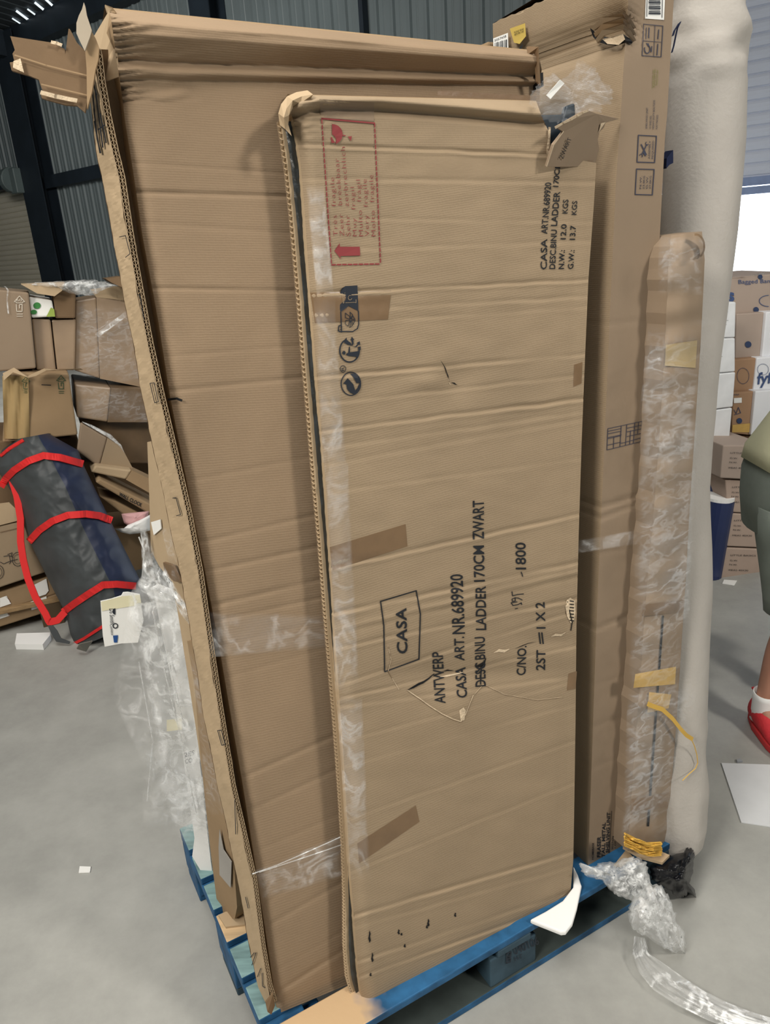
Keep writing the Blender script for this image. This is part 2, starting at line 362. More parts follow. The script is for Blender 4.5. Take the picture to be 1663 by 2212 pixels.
# near roller door, half raised on the daylight
d2 = MB().grid(slats(d2r, d2l, d2b + .16, d2t, .05, .112)); door2 = struct('door_2', d2, SLATW)
bb = MB().box(wpt(d2r, d2b, .03), WD * (d2l - d2r), WN * .05, EZ * .07); bb.box(wpt(d2r, d2b + .08, .02), WD * (d2l - d2r), WN * .04, EZ * .08); link('bottom_bar', bb, mat('blue_grey_bar', (140, 158, 196), .5), door2)
yard = MB().add([wpt(-30, -.02, -.2), wpt(30, -.02, -.2), wpt(30, -.02, -40), wpt(-30, -.02, -40)], [(0, 1, 2, 3)]); struct('floor_yard', yard, mat('pale_yard', (220, 220, 215), .9))
# ------------------------------------------------------------------ blue pallet
PT = .155
pal = thing('wooden_pallet', 'worn blue-painted wooden block pallet on the concrete, carrying the tall cartons', 'pallet', pl(.6, .4, 0))
PLX, PLY = 1.2, .8
TURQ = mat('faded_turquoise_paint', (120, 150, 150), .7, var=.3, scale=9, stretch=(1, 6, 6))
def pbox(name, x0, y0, z0, dx, dy, dz, m, top=None, par=None):
    b = MB().box(pl(x0, y0, z0), EX * dx, EY * dy, EZ * dz); o = link(name, b, m, par or pal, bevel=.003)
    if top:
        o.data.materials.append(top)
        for f in o.data.polygons:
            if f.normal.z > .9: f.material_index = 1
    return o
DARKTOP = mat('dark_board', (56, 64, 62), .85, var=.25, scale=12)  # darker grey-green tone for the top faces of the bottom boards
WORN = masked_mat('worn_pine_and_blue', (198, 168, 130), (40, 92, 134), EX, -.36)
for k, (y0, dy) in enumerate(((.0, .10), (.13, .09), (.245, .09), (.355, .09), (.465, .09), (.58, .09), (.70, .10))):
    pbox('deck_board', 0, y0, PT - .021, PLX, dy, .021, BLUEP, WORN if k == 0 else PINE if k == 3 else TURQ)
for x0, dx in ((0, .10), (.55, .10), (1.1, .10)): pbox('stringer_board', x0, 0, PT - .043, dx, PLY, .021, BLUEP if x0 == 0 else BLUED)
BLK = None
for i, x0 in enumerate((0.0, .53, 1.06)):
    for j, y0 in enumerate((0.005, .33, .655)):
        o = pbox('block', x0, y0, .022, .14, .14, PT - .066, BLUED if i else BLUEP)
        if i == 1 and j == 0: BLK = o
for y0 in (0, .33, .66): pbox('bottom_board', 0, y0, 0, PLX, .12, .022, BLUED if y0 == .33 else BLUEP, DARKTOP)
FR = Plane(pl(0, .004, 0), -EY)
bt = MB(); sf = lambda x, y: FR.at(x, y, .002)
text_mb(bt, sf, '040106', (1112, 2063), (1165, 2039), (1108, 2046)); text_mb(bt, sf, 'EUR', (1120, 2046), (1140, 2036), (1117, 2036)); text_mb(bt, sf, 'HT', (1113, 2076), (1130, 2069), (1111, 2066))
stroke_mb(bt, sf, [(1095, 2060), (1104, 2056), (1102, 2078), (1094, 2081)], 2, True); stroke_mb(bt, sf, [(1096, 2075), (1103, 2060)], 2); stroke_mb(bt, sf, [(1097, 2064), (1102, 2074)], 2)
link('branded_mark', bt, INKB, BLK)
# ------------------------------------------------------------------ planes of the load
LEAN = math.radians(1.5)
UB = atz(1232, 1930, PT) - atz(765, 2178, PT); UB /= np.linalg.norm(UB)
NB = np.array([UB[1], -UB[0], 0]); NB = NB * math.cos(LEAN) + EZ * math.sin(LEAN)
PC = Plane(atz(765, 2178, PT), NB)             # face of the ladder carton
PBIG = Plane(atz(597, 2188, PT), NB)           # face of the large flat carton behind it
# ------------------------------------------------------------------ large flat carton
CR1 = [(415, 424, 290, 620, 8, .004), (350, 375, 270, 620, 7, .0012), (480, 505, 300, 640, 10, .001), (622, 628, 330, 650, 7, .0025), (845, 815, 360, 660, 9, .0025), (770, 745, 360, 660, 8, .001), (1040, 985, 400, 680, 9, .001),
       (1175, 1110, 420, 690, 8, .002), (1235, 1180, 440, 690, 9, .003), (1310, 1250, 450, 700, 9, .003), (1345, 1290, 450, 700, 7, .002), (1400, 1340, 460, 700, 8, .001), (1470, 1400, 470, 700, 9, .001),
       (1690, 1590, 500, 720, 9, .003), (1760, 1660, 520, 730, 9, .002), (1850, 1760, 530, 730, 8, .001), (1960, 1840, 560, 740, 8, .0015), (2010, 1905, 560, 740, 9, .0025), (2150, 2040, 590, 760, 9, .004), (2100, 2000, 590, 760, 6, .001)]
def ytop(px): return 22 + (px - 235) * (112 - 22) / 925.0
def yfold(px): return 180 + (px - 262) * (188 - 180) / 905.0
def disp_big(px, py, s, t):
    d = 0.0
    yt = ytop(px); yf = yfold(px); k = (py - yt) / (yf - yt)
    wob = nz((px * .006, py * .02, 3)) * .004
    if k < 1.25:
        # folded, bulging head of the carton: rolled top edge, overhanging band, crease
        if k < .16: d += -.05 * (1 - max(0, k) / .16) ** 2 + .035
        elif k < .30: d += .035 + wob
        elif k < .66: d += .035 - .030 * (k - .30) / .36 + wob
        elif k < .70: d += .002
        elif k < .95: d += .012 * math.sin((k - .70) / .25 * math.pi) + wob * .6
        lft = max(0, 1 - (px - 240) / 90.0)
        d += lft * .005 * math.sin(py * .42 + px * .05) + lft * .006 * nz((px * .03, py * .04, 1))
        if px < 420: d += .004 * nz((px * .02 + py * .03, py * .05, 8))
    for (yl, yr, xl, xr, w, a) in CR1:
        c = crease(py, yl, yr, xl, xr, px, w * .62); d -= a * c * (.6 + .5 * nz((px * .01, yl, 0)))
    d += .0022 * nz((px * .008, py * .004, 2)) + .0006 * nz((px * .05, py * .02, 5))
    # rounded left edge
    e = px - lerp_poly(BIGL, py)
    if e < 26 and py > 185: d -= .012 * (1 - e / 26.0) ** 2
    return d
BIGL = [(236, 20), (243, 60), (250, 120), (260, 180), (270, 260), (289, 380), (307, 506), (319, 570), (343, 700), (366, 850), (411, 1080), (442, 1230), (474, 1400), (501, 1560), (525, 1700), (550, 1860), (579, 2050), (592, 2140), (600, 2190)]
BIGR = [(1162, 112), (1170, 150), (1166, 186), (1163, 430), (1160, 900), (1155, 1400), (1150, 1960)]
rows, uvs = panel_rows(PBIG, BIGL, BIGR, 80, 640, disp_big, .95, 2.0)
base = atz(860, 2050, PT)
bigc = thing('flat_carton', 'largest flat brown carton with a crumpled folded top, standing upright behind the printed ladder carton', 'carton', base)
bm_ = MB().grid(rows, uvs=uvs); link('front_panel', bm_, CARDB, bigc, smooth=True)
BD = .085
sd = MB()
back = -PBIG.n * BD
lft = [r[0] for r in rows]; rgt = [r[-1] for r in rows]
sd.grid([[p, p + back * .5, p + back] for p in lft[::8]]); sd.grid([[p + back, p] for p in rgt[::4]])
sd.grid([[p + back for p in rows[0]], [p + back * .4 + EZ * .012 for p in rows[0]], rows[0]]); sd.grid([rows[-1], [p + back for p in rows[-1]]]); sd.grid([[rows[0][0] + back, rows[0][-1] + back], [rows[-1][0] + back, rows[-1][-1] + back]])
link('side_panel', sd, CARDP, bigc, smooth=False)
# crumpled gusset of the top left corner
gs = MB(); G = PBIG.moved(-.01)
def fold(mb, pl_, pts, th=.005): mb.prism([pl_.at(x, y, off=o) for x, y, o in pts], -pl_.n * th)
fold(gs, G, [(236, 22, .01), (247, 75, .02), (205, 150, -.05), (203, 78, -.06)]); fold(gs, G, [(248, 60, .03), (254, 110, .02), (214, 150, -.04), (207, 92, -.05)])
fold(gs, G, [(252, 100, .025), (258, 165, .02), (226, 176, -.02), (212, 140, -.05)]); fold(gs, G, [(227, 10, .0), (243, 16, .02), (252, 28, .02), (232, 27, .0)])
link('corner_gusset', gs, CARDL, bigc)
# torn right top corner flap
fg = MB(); G2 = PBIG.moved(.03)
fold(fg, G2, [(1140, 100, -.02), (1163, 101, .015), (1168, 186, .0), (1160, 176, .0), (1157, 115, .0), (1142, 116, -.01)], .004); link('corner_flap', fg, CARDD, bigc)
tp = MB(); PT1 = PBIG.moved(.016); tp.grid([[PT1.at(x, y0 + (x - 945) * .052, off=disp_big(x, 205, 0, 0) * 0) for x in np.linspace(945, 1158, 12)] for y0 in (196, 206)]); link('tape_strip', tp, TAPE, bigc)
sl = MB(); stroke_mb(sl, lambda x, y: PBIG.at(x, y, .004 + disp_big(x, y, 0, 0)), [(364, 863), (382, 861), (392, 865)], 5); link('side_tear', sl, BLACK, bigc)
# ------------------------------------------------------------------ tall cardboard side wall at the left, cut edge to the viewer
SL = [(190, 100), (190, 172), (198, 250), (209, 330), (221, 385), (243, 506), (253, 560), (286, 737), (307, 850), (340, 1010), (362, 1110), (390, 1240), (414, 1380), (438, 1530), (470, 1700), (489, 1780), (513, 1900), (540, 2050), (557, 2130), (580, 2180)]   # outer (left) border
SR = [(200, 92), (206, 120), (212, 172), (226, 250), (243, 330), (256, 382), (275, 506), (284, 560), (317, 737), (342, 850), (380, 1010), (403, 1110), (428, 1240), (448, 1380), (471, 1530), (499, 1700), (518, 1780), (545, 1900), (565, 2050), (579, 2130), (591, 2172)]  # cut edge
pe0 = atz(588, 2172, PT); pe1d = PBIG.moved(.004)
def edge3(px, py): return PBIG.at(px, py, .012)
stack_dir = None
sideN = -EX * .985 + (-EY) * .17; sideN /= np.linalg.norm(sideN)
cs = thing('cardboard_side_panel', 'tall narrow cardboard panel with fluted cut edge and torn top, left of the flat carton', 'cardboard', atz(585, 2165, PT))
er = [edge3(lerp_poly([(p[0], p[1]) for p in SR], y), y) for y in np.linspace(104, 2168, 300)]
# the outer face runs back from the cut edge; its depth follows the outer border
def outer(i, y):
    e = er[i]; q = Plane(e, sideN); xl = lerp_poly(SL, y); return q.at(xl, y)
ys = np.linspace(104, 2168, 300)
of = MB(); orow = []
for i, y in enumerate(ys):
    o_ = outer(i, y); e = er[i]; orow.append([e + (o_ - e) * k + sideN * (.0025 * nz((y * .01, k * 2, 4)) + .0015 * nz((y * .05, k * 5, 9))) for k in (0, .2, .4, .6, .8, 1.0)])
of.grid(orow, flip=False)
TH = .009
of.grid([[p - sideN * TH for p in r] for r in orow], flip=True); of.grid([[r[-1], r[-1] - sideN * TH] for r in orow])
link('liner_board', of, CARDL, cs, smooth=False)
fl_ = MB(); per = 2; acc = 0.0; tot = sum(np.linalg.norm(er[i + 1] - er[i]) for i in range(299)); nw = int(tot / .0045)
Ls = np.cumsum([0] + [np.linalg.norm(er[i + 1] - er[i]) for i in range(299)])
def er_at(d):
    i = min(298, max(0, int(np.searchsorted(Ls, d) - 1))); k = (d - Ls[i]) / (Ls[i + 1] - Ls[i]); return er[i] * (1 - k) + er[i + 1] * k
inn = []; wv1 = []; wv2 = []
dpt = EY * .03
lin_rows = {0: [], .5: [], 1: []}
for j in range(nw + 1):
    p = er_at(tot * j / nw)
    a = (j % 2); wv1.append(p - sideN * TH * (.04 + .44 * a)); wv2.append(p - sideN * TH * (.52 + .44 * (1 - a)))
    for k in lin_rows: lin_rows[k].append(p - sideN * TH * k)
for k, r in lin_rows.items():
    fl_.grid([[q, q + dpt] for q in r]); fl_.grid([[q - sideN * .0009 , q - sideN * .0009 + dpt] for q in r]); fl_.grid([[q, q - sideN * .0009] for q in r])
for r in (wv1, wv2): fl_.grid([[q, q - sideN * .0007] for q in r]); fl_.grid([[q, q + dpt] for q in r])
link('fluted_edge', fl_, CARDL, cs)
of2 = MB(); of2.grid([[r[-1] + EY * .002, r[-1] + EY * .002 + EX * .03, r[-1] + EY * .002 + EX * .07] for r in orow[::4]]); of2.grid([[q_ + EY * .004 for q_ in r_] for r_ in [[r[-1], r[-1] + EX * .07] for r in orow[::4]]], flip=True); link('added_gap_backing', of2, CARDD, cs)  # dark strip added behind the panel to keep light out of the gap
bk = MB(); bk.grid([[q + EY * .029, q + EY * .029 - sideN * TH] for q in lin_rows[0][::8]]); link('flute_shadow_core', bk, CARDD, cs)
# staples / slot marks and black brush marks on the outer face
def outer_surf(x, y):
    i = int(np.clip(np.searchsorted(ys, y), 1, 299)); return Plane(er[i] + sideN * .0035, sideN).at(x, y)
for pts in ([(258, 512), (271, 509), (281, 548), (271, 556)], [(298, 636), (303, 640), (311, 690)], [(324, 828), (333, 827), (342, 868), (334, 870), (324, 828)], [(373, 1076), (380, 1075), (390, 1112), (381, 1114)], [(470, 1578), (478, 1577), (486, 1608), (479, 1610), (470, 1578)], [(507, 1728), (509, 1802)], [(530, 1938), (536, 1962)], [(541, 2068), (549, 2058)], [(553, 2058), (544, 2085)], [(556, 2110), (563, 2092)], [(566, 2102), (567, 2130), (572, 2134)]):
    mk = MB(); stroke_mb(mk, outer_surf, pts, 1.6); link('slot_mark', mk, INK, cs)
for pts in ([(199, 190), (204, 240)], [(203, 235), (210, 300), (217, 330)], [(207, 200), (213, 250), (222, 318)], [(216, 245), (224, 280), (229, 308)], [(212, 280), (226, 270)], [(204, 262), (216, 330)], [(200, 175), (209, 205)]): mk = MB(); stroke_mb(mk, outer_surf, pts, 3.2); link('brush_mark', mk, INK, cs)
# torn flaps of its top
TFp = Plane(er[4] + sideN * .002, -EY * .9 - EX * .3 + EZ * .1)
tf = sheet([(22, 78), (60, 84), (112, 92), (140, 106), (141, 118), (148, 62), (151, 63), (166, 92), (186, 112), (190, 150), (189, 215), (183, 243), (166, 228), (140, 226), (90, 212), (87, 200), (92, 196), (86, 180), (84, 172), (60, 162), (25, 152), (21, 135), (31, 133), (27, 116), (32, 108)], TFp, .006)
link('torn_flap', tf, CARDD, cs)
tl = MB(); stroke_mb(tl, lambda x, y: TFp.at(x, y, .006), [(90, 200), (120, 208), (164, 217)], 9); link('torn_edge', tl, TORN, cs); tl = MB(); poly_mb(tl, lambda x, y: TFp.at(x, y, .0052), [(29, 132), (44, 126), (52, 157), (28, 146)]); link('torn_edge', tl, TORN, cs); tl = MB(); stroke_mb(tl, lambda x, y: TFp.at(x, y, .006), [(112, 91), (122, 93), (132, 97)], 7)
link('torn_edge', tl, TORN, cs)
tk = MB()
for pts in ([(32, 119), (100, 141), (188, 163)], [(90, 182), (190, 206)]): stroke_mb(tk, lambda x, y: TFp.at(x, y, .0055), pts, 3.0)
link('crease_mark', tk, CARDP, cs)
t2 = sheet([(177, 20), (181, 5), (184, 14), (187, 32), (198, 65), (194, 80), (183, 110), (174, 92), (165, 72), (165, 50), (170, 34)], TFp.moved(.02), .004); link('torn_flap', t2, mat('greyed_card', (168, 156, 138), .9, var=.1), cs)
t3 = sheet([(197, 66), (206, 82), (214, 104), (212, 130), (206, 150), (198, 200), (188, 235), (187, 150), (184, 110), (190, 90)], TFp.moved(.012), .006); link('torn_flap', t3, CARDP, cs)
bt_ = sheet([(574, 2166), (590, 2146), (594, 2172), (586, 2192), (578, 2186)], PBIG.moved(.02), .004, wob=.004); link('frayed_foot', bt_, CARDD, cs)
# ------------------------------------------------------------------ ladder carton (front)
CR2 = [(312, 334, 660, 1190, 7, .0035), (385, 392, 665, 1200, 9, .0012), (470, 478, 670, 1240, 8, .0008), (540, 520, 680, 1270, 9, .001), (632, 604, 690, 1262, 7, .0035), (672, 640, 690, 1262, 8, .0012), (700, 662, 695, 1262, 8, .0008),
       (812, 765, 705, 1250, 8, .0035), (870, 810, 705, 1250, 8, .0015), (928, 862, 705, 1250, 8, .0035), (1000, 905, 715, 1250, 10, .0010), (965, 890, 710, 1250, 9, .001), (1050, 990, 800, 1250, 9, .0008), (1228, 1112, 700, 1245, 8, .0035),
       (1325, 1215, 715, 1245, 9, .0040), (1362, 1236, 720, 1245, 10, -.0030), (1392, 1292, 760, 1245, 8, .0030), (1450, 1320, 820, 1240, 8, .002), (1470, 1395, 900, 1240, 7, .002), (1525, 1460, 735, 1240, 8, .0014), (1600, 1470, 735, 1240, 8, .001),
       (1655, 1520, 740, 1240, 8, .0008), (1770, 1600, 745, 1240, 8, .0012), (1880, 1690, 760, 1240, 8, .0012), (1975, 1840, 770, 1235, 8, .0035), (2000, 1870, 770, 1235, 8, .0015), (2075, 1925, 775, 1235, 8, .0022), (2108, 1958, 780, 1200, 7, .0025)]
LCL = [(634, 205), (626, 235), (634, 270), (642, 340), (650, 430), (656, 520), (664, 640), (672, 740), (682, 860), (692, 980), (703, 1130), (713, 1290), (722, 1440), (734, 1600), (742, 1740), (752, 1900), (762, 2030), (770, 2120), (778, 2178)]
LCL = [(x + (6 if y > 300 else 2 if y > 260 else 0), y) for x, y in LCL]
LCR = [(1158, 218), (1170, 252), (1188, 290), (1190, 340), (1254, 346), (1288, 352), (1282, 450), (1271, 600), (1264, 760), (1256, 960), (1250, 1150), (1245, 1350), (1243, 1560), (1240, 1760), (1238, 1860), (1232, 1930)]
TOPY = [(634, 205), (700, 193), (820, 193), (1000, 207), (1158, 222)]
def disp_lad(px, py, s=0, t=0):
    d = 0.0
    for (yl, yr, xl, xr, w, a) in CR2:
        y = yl + (yr - yl) * (px - xl) / (xr - xl); q = (py + 2.5 * nz((px * .015, yl, 3)) - y) / (w * .62)
        if abs(q) < 3.5: d -= a * (.55 + .6 * nz((px * .008, yl * .7, 1))) * (math.exp(-q * q) - .5 * math.exp(-(q - 1.6) ** 2))
    d += .0030 * nz((px * .005, py * .005, 12)) + .0009 * nz((px * .018, py * .03, 6))
    # vertical scored folds
    for x0, a in ((1246 - (py - 345) * .022, .0012),):
        q = (px - x0) / 5; d -= a * math.exp(-q * q) if abs(q) < 3 else 0
    # rolled top and left edges
    ty = lerp_poly([(b, a) for a, b in [(y, x) for x, y in TOPY]][::1], px) if False else np.interp(px, [p[0] for p in TOPY], [p[1] for p in TOPY])
    e = py - ty
    if e < 60:
        q = e / 60.0; d += -.03 * (1 - min(1, q * 2.2)) ** 2 + .012 * math.exp(-((e - 22) / 13) ** 2) - .010 * math.exp(-((e - 45) / 9) ** 2)
    xl = lerp_poly(LCL, py); e = px - xl
    if e < 34: d -= .018 * (1 - max(0, e) / 34.0) ** 2
    if px < 760 and py < 330:
        k = (1 - (px - 620) / 140.0) * (1 - (py - 190) / 140.0); d += .012 * max(0, k) * nz((px * .05, py * .09, 3))
    # torn and caved-in middle
    k = math.exp(-(((px - 940) / 110.0) ** 2 + ((py - 1470) / 60.0) ** 2)); d -= .010 * k
    q = (py - (1290 + (px - 740) * (1210 - 1330) / 500.0 + 40)) / 34.0
    e1 = (py - 1491) - (px - 880) * .586; e2 = (1004 - px) + (1559 - py) * .35; e3 = py - (1491 - (px - 880) * .33)
    d += .003 / (1 + math.exp(max(-30, min(30, e1 / 7.0)))) / (1 + math.exp(max(-30, min(30, -e2 / 7.0)))) / (1 + math.exp(max(-30, min(30, -e3 / 9.0)))) * (1 if px > 860 else 0)
    for (cx, cy, rx, ry, a) in ((1060, 1455, 180, 24, -.006), (985, 820, 40, 40, -.006), (925, 825, 40, 16, .004), (1000, 1530, 60, 50, .004), (1200, 1385, 60, 18, -.005)):
        d += a * math.exp(-(((px - cx) / rx) ** 2 + ((py - cy) / ry) ** 2))
    return d
lc = thing('ladder_carton', 'upright brown carton in front, printed black and red, with dented face and torn corner', 'carton', atz(1000, 2060, PT))
# top boundary follows the rolled head: build the grid from left and right polylines
rows, uvs = panel_rows(PC, LCL, LCR, 90, 860, disp_lad, .56, 1.7)
link('front_panel', MB().grid(rows, uvs=uvs), CARD, lc, smooth=True)
LD = .05; back = -PC.n * LD
sd = MB(); rgt = [r[-1] for r in rows]; sd.grid([[p + back, p] for p in rgt[::4]]); sd.grid([[p + back for p in rows[0]], [p + back * .5 + EZ * .006 for p in rows[0]], rows[0]]); sd.grid([rows[-1], [p + back for p in rows[-1]]])
sd.grid([[rows[0][0] + back, rows[0][-1] + back], [rows[-1][0] + back, rows[-1][-1] + back]]); link('side_panel', sd, CARDP, lc)
lf = [r[0] for r in rows][::3]
g1 = MB().grid([[p, p + back * .45] for p in lf]); link('left_lip', g1, CARDL, lc)
# rear panel whose fluted edge shows along the left side
LRR = [(606, 262), (612, 300), (622, 370), (632, 470), (640, 560), (648, 650), (658, 780), (668, 890), (680, 1040), (692, 1170), (702, 1300), (712, 1420), (724, 1560), (734, 1700), (742, 1830), (745, 1940), (745, 2040), (750, 2110), (762, 2150), (776, 2182)]
PRr = PC.moved(-.035); rp = [PRr.at(x, y) for x, y in LRR]
rp2 = []
for a, b in zip(rp[:-1], rp[1:]): rp2 += [a + (b - a) * k / 12 for k in range(12)]
rp2.append(rp[-1]); RT = .006
rpn = MB(); un = UB
rpn.grid([[p, p - PC.n * RT] for p in rp2]); rpn.grid([[p, p + un * .06] for p in rp2]); rpn.grid([[p - PC.n * RT, p - PC.n * RT + un * .06] for p in rp2])
link('rear_panel', rpn, CARDL, lc)
fe = MB(); Lc = np.cumsum([0] + [np.linalg.norm(rp2[i + 1] - rp2[i]) for i in range(len(rp2) - 1)]); nn = int(Lc[-1] / .0042)
zz = []
for j in range(nn + 1):
    d = Lc[-1] * j / nn; i = min(len(rp2) - 2, max(0, int(np.searchsorted(Lc, d) - 1))); k = (d - Lc[i]) / (Lc[i + 1] - Lc[i] + 1e-9); p = rp2[i] * (1 - k) + rp2[i + 1] * k - un * .004
    zz.append(p - PC.n * RT * (j % 2))
fe.grid([[q, q - UB * .0 - PC.n * .0009] for q in zz]); fe.grid([[q, q + un * .02] for q in zz]); fe.grid([[p - un * .004, p - un * .004 - PC.n * .001] for p in rp2]); fe.grid([[p - un * .004 - PC.n * RT, p - un * .004 - PC.n * (RT + .001)] for p in rp2])
link('fluted_edge', fe, CARDL, lc)
# rolled top-left corner lip between rear and front panel
cl = MB(); cp = [(604, 270), (601, 245), (607, 225), (620, 208), (640, 199), (664, 195)]; cr = []
for i, (x, y) in enumerate(cp): cr.append([PC.at(x + 26 * (1 - i / 6), y + 24, .004 - .01 * (i % 2)), PC.at(x + 12, y + 9, .004 + .006 * (i % 2)), PC.at(x, y, -.012), PRr.at(x + 4, y + 6)])
cl.grid(cr); link('corner_fold', cl, CARDL, lc, smooth=False)
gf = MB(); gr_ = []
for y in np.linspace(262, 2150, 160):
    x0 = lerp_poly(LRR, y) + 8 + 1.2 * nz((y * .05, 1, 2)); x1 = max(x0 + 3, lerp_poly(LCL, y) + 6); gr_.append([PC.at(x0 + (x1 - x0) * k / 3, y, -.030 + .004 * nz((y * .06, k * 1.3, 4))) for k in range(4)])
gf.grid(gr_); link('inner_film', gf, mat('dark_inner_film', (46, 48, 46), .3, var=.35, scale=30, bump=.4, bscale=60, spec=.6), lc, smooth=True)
# printing
SF = lambda x, y: PC.at(x, y, .0014 + disp_lad(x, y))
fm = MB()
stroke_mb(fm, SF, [(695, 256), (809, 266)], 3.4)
def dashed(a, b, n, w):
    a = np.array(a, float); b = np.array(b, float)
    for i in range(n): stroke_mb(fm, SF, [a + (b - a) * (i + .05) / n, a + (b - a) * (i + .72) / n], w)
dashed((695, 258), (716, 572), 26, 2.6); dashed((809, 266), (822, 570), 26, 2.6); dashed((716, 572), (822, 570), 9, 3.2)
for s, x0, y0, x1, y1, hx in (('Très  fragile', 730, 510, 722, 383, -10), ('Zeer  breekbaar', 744, 510, 732, 342, -10), ('Sehr  zerbrechlich', 758, 510, 745, 317, -10), ('Muy  frágil', 771, 510, 765, 404, -9), ('Multo  frágil', 785, 510, 778, 388, -10), ('Very  fragile', 798, 510, 792, 387, -10), ('Molto  fragile', 812, 510, 806, 378, -10)):
    text_mb(fm, SF, s, (x0, y0), (x1, y1), (x0 + hx, y0 + .5), sx=1.15, bold=-.012)
poly_mb(fm, SF, [(722, 542), (734, 525), (734, 533), (777, 533), (778, 552), (735, 553), (737, 560)])
glass = [(717, 268)] + arc(718, 290, 22, 22, -88, 72, 14) + [(729, 309), (726, 300), (722, 294), (717, 290)]
poly_mb(fm, SF, glass); poly_mb(fm, SF, [(714, 297), (717, 296), (719, 302), (724, 308), (716, 309)]); stroke_mb(fm, SF, [(740, 292), (746, 293)], 2.2); poly_mb(fm, SF, [(751, 295), (760, 294), (758, 305)])
link('fragile_mark', fm, INKR, lc)
# recycling marks
rm = MB()
def ring(cx, cy, rx, ry, w, a0=0, a1=360): stroke_mb(rm, SF, arc(cx, cy, rx, ry, a0, a1, 30), w)
ring(758, 829, 21, 25, 2.2)
poly_mb(rm, SF, [(741, 829), (751, 817), (763, 830), (757, 830), (759, 838), (768, 846), (776, 845), (768, 852), (757, 849), (750, 841), (748, 830)])
poly_mb(rm, SF, [(756, 807), (766, 807), (776, 817), (779, 827), (770, 828), (764, 816)]); poly_mb(rm, SF, [(776, 829), (779, 829), (776, 840), (770, 847), (766, 845), (772, 838)])
ring(741, 797, 6, 7, 1.3); text_mb(rm, SF, 'R', (744, 801), (743.5, 793), (737.5, 801))
ring(755, 757, 21, 25, 3.0, 60, 250); ring(755, 757, 21, 25, 3.0, 0, 60); poly_mb(rm, SF, [(773, 750), (779, 748), (779, 756), (774, 757)])
poly_mb(rm, SF, [(739, 762)] + arc(743, 762, 3.6, 4.2, 180, 540, 14)); poly_mb(rm, SF, [(748, 764), (752, 762), (754, 749), (756, 749), (756, 761), (775, 758), (775, 761), (764, 765), (772, 769), (771, 771), (755, 769), (749, 768)])
for q in ([(741, 737), (749, 729), (749, 734), (758, 741), (760, 747), (753, 741), (747, 739), (747, 743)], [(757, 735), (760, 727), (765, 734), (763, 735), (764, 742), (761, 748), (760, 741), (759, 736)], [(761, 749), (768, 748), (772, 743), (771, 740), (777, 737), (778, 745), (775, 744), (770, 750)]): poly_mb(rm, SF, q)
poly_mb(rm, SF, [(734, 668), (735, 632), (738, 623), (746, 618), (772, 616.5), (774, 672), (753, 661), (736, 674)])
stroke_mb(rm, SF, [(736, 674), (738, 716), (762, 716), (772, 710), (775, 700), (774, 672)], 2.2); stroke_mb(rm, SF, [(736, 703), (732, 704), (731, 715), (738, 717)], 2.4); stroke_mb(rm, SF, [(734, 712), (737, 712)], 1.2)
for q in ([(746, 676), (755, 683), (756, 690), (746, 686)], [(756, 674), (762, 680), (757, 689)], [(746, 700), (752, 705), (756, 692), (747, 692)], [(757, 692), (761, 704), (756, 707)], [(759, 689), (767, 690), (762, 682)], [(759, 692), (767, 692), (763, 701)]): stroke_mb(rm, SF, q, 1.3, True)
link('recycling_mark', rm, INKB, lc)
rw = MB(); SF2 = lambda x, y: PC.at(x, y, .0020 + disp_lad(x, y))
stroke_mb(rw, SF2, [(741, 631), (743, 654), (741, 655), (739, 631)], .9, True); stroke_mb(rw, SF2, [(744, 633), (766, 630), (769, 631), (769, 654), (766, 653), (746, 654)], .9); stroke_mb(rw, SF2, arc(756, 643, 4, 5, 20, 300, 10), 1.0)
link('bin_pictogram', rw, CARD, lc)
# black shipping print
bp_ = MB()
def T(s, a, b, c, **k):
    k.setdefault('bold', .012); m = MB(); text_mb(m, SF, s, a, b, c, **k); link('shipping_print', m, INK, lc)
stroke_mb(bp_, SF, [(822, 1299), (899, 1276), (908, 1326), (905, 1424), (831, 1451), (829, 1350)], 2.6, True)
T('CASA', (880, 1412), (877, 1313), (857, 1412), bold=.02, sx=1.05)
T('ANTWERP', (962, 1519), (956, 1408), (938, 1520)); T('CASA', (1009, 1507), (1005, 1441), (986, 1507)); T('ART.', (1003, 1427), (1002, 1375), (981, 1427)); T('NR.689920', (1004, 1369), (999, 1240), (976, 1370))
T('DESC.BINU', (1049, 1482), (1047, 1375), (1026, 1484), bold=.01); T('LADDER', (1050, 1361), (1049, 1266), (1027, 1361)); T('170CM', (1047, 1256), (1045, 1178), (1023, 1257)); T('ZWART', (1045, 1164), (1045, 1080), (1020, 1166))
T('C/NO.', (1135, 1458), (1137, 1395), (1115, 1459)); T('1800', (1136, 1230), (1135, 1172), (1113, 1230)); hw_ = MB(); stroke_mb(hw_, SF, [(1129, 1245), (1126, 1236)], 2)
T('2ST', (1177, 1448), (1178, 1404), (1157, 1448)); T('=', (1180, 1391), (1177, 1366), (1160, 1391)); T('1 X 2', (1178, 1358), (1176, 1301), (1158, 1358))
stroke_mb(hw_, SF, [(1113, 1315), (1118, 1314)], 1.8); link('handwritten_number', hw_, INK, lc); hw_ = MB(); stroke_mb(hw_, SF, [(1117, 1300), (1104, 1302), (1108, 1308), (1119, 1306), (1126, 1302), (1127, 1306)], 1.8); stroke_mb(hw_, SF, [(1113, 1291), (1106, 1294), (1107, 1299), (1113, 1298), (1113, 1291), (1120, 1292), (1128, 1296)], 1.8); stroke_mb(hw_, SF, [(1106, 1278), (1107, 1287), (1118, 1284), (1131, 1283)], 1.8)
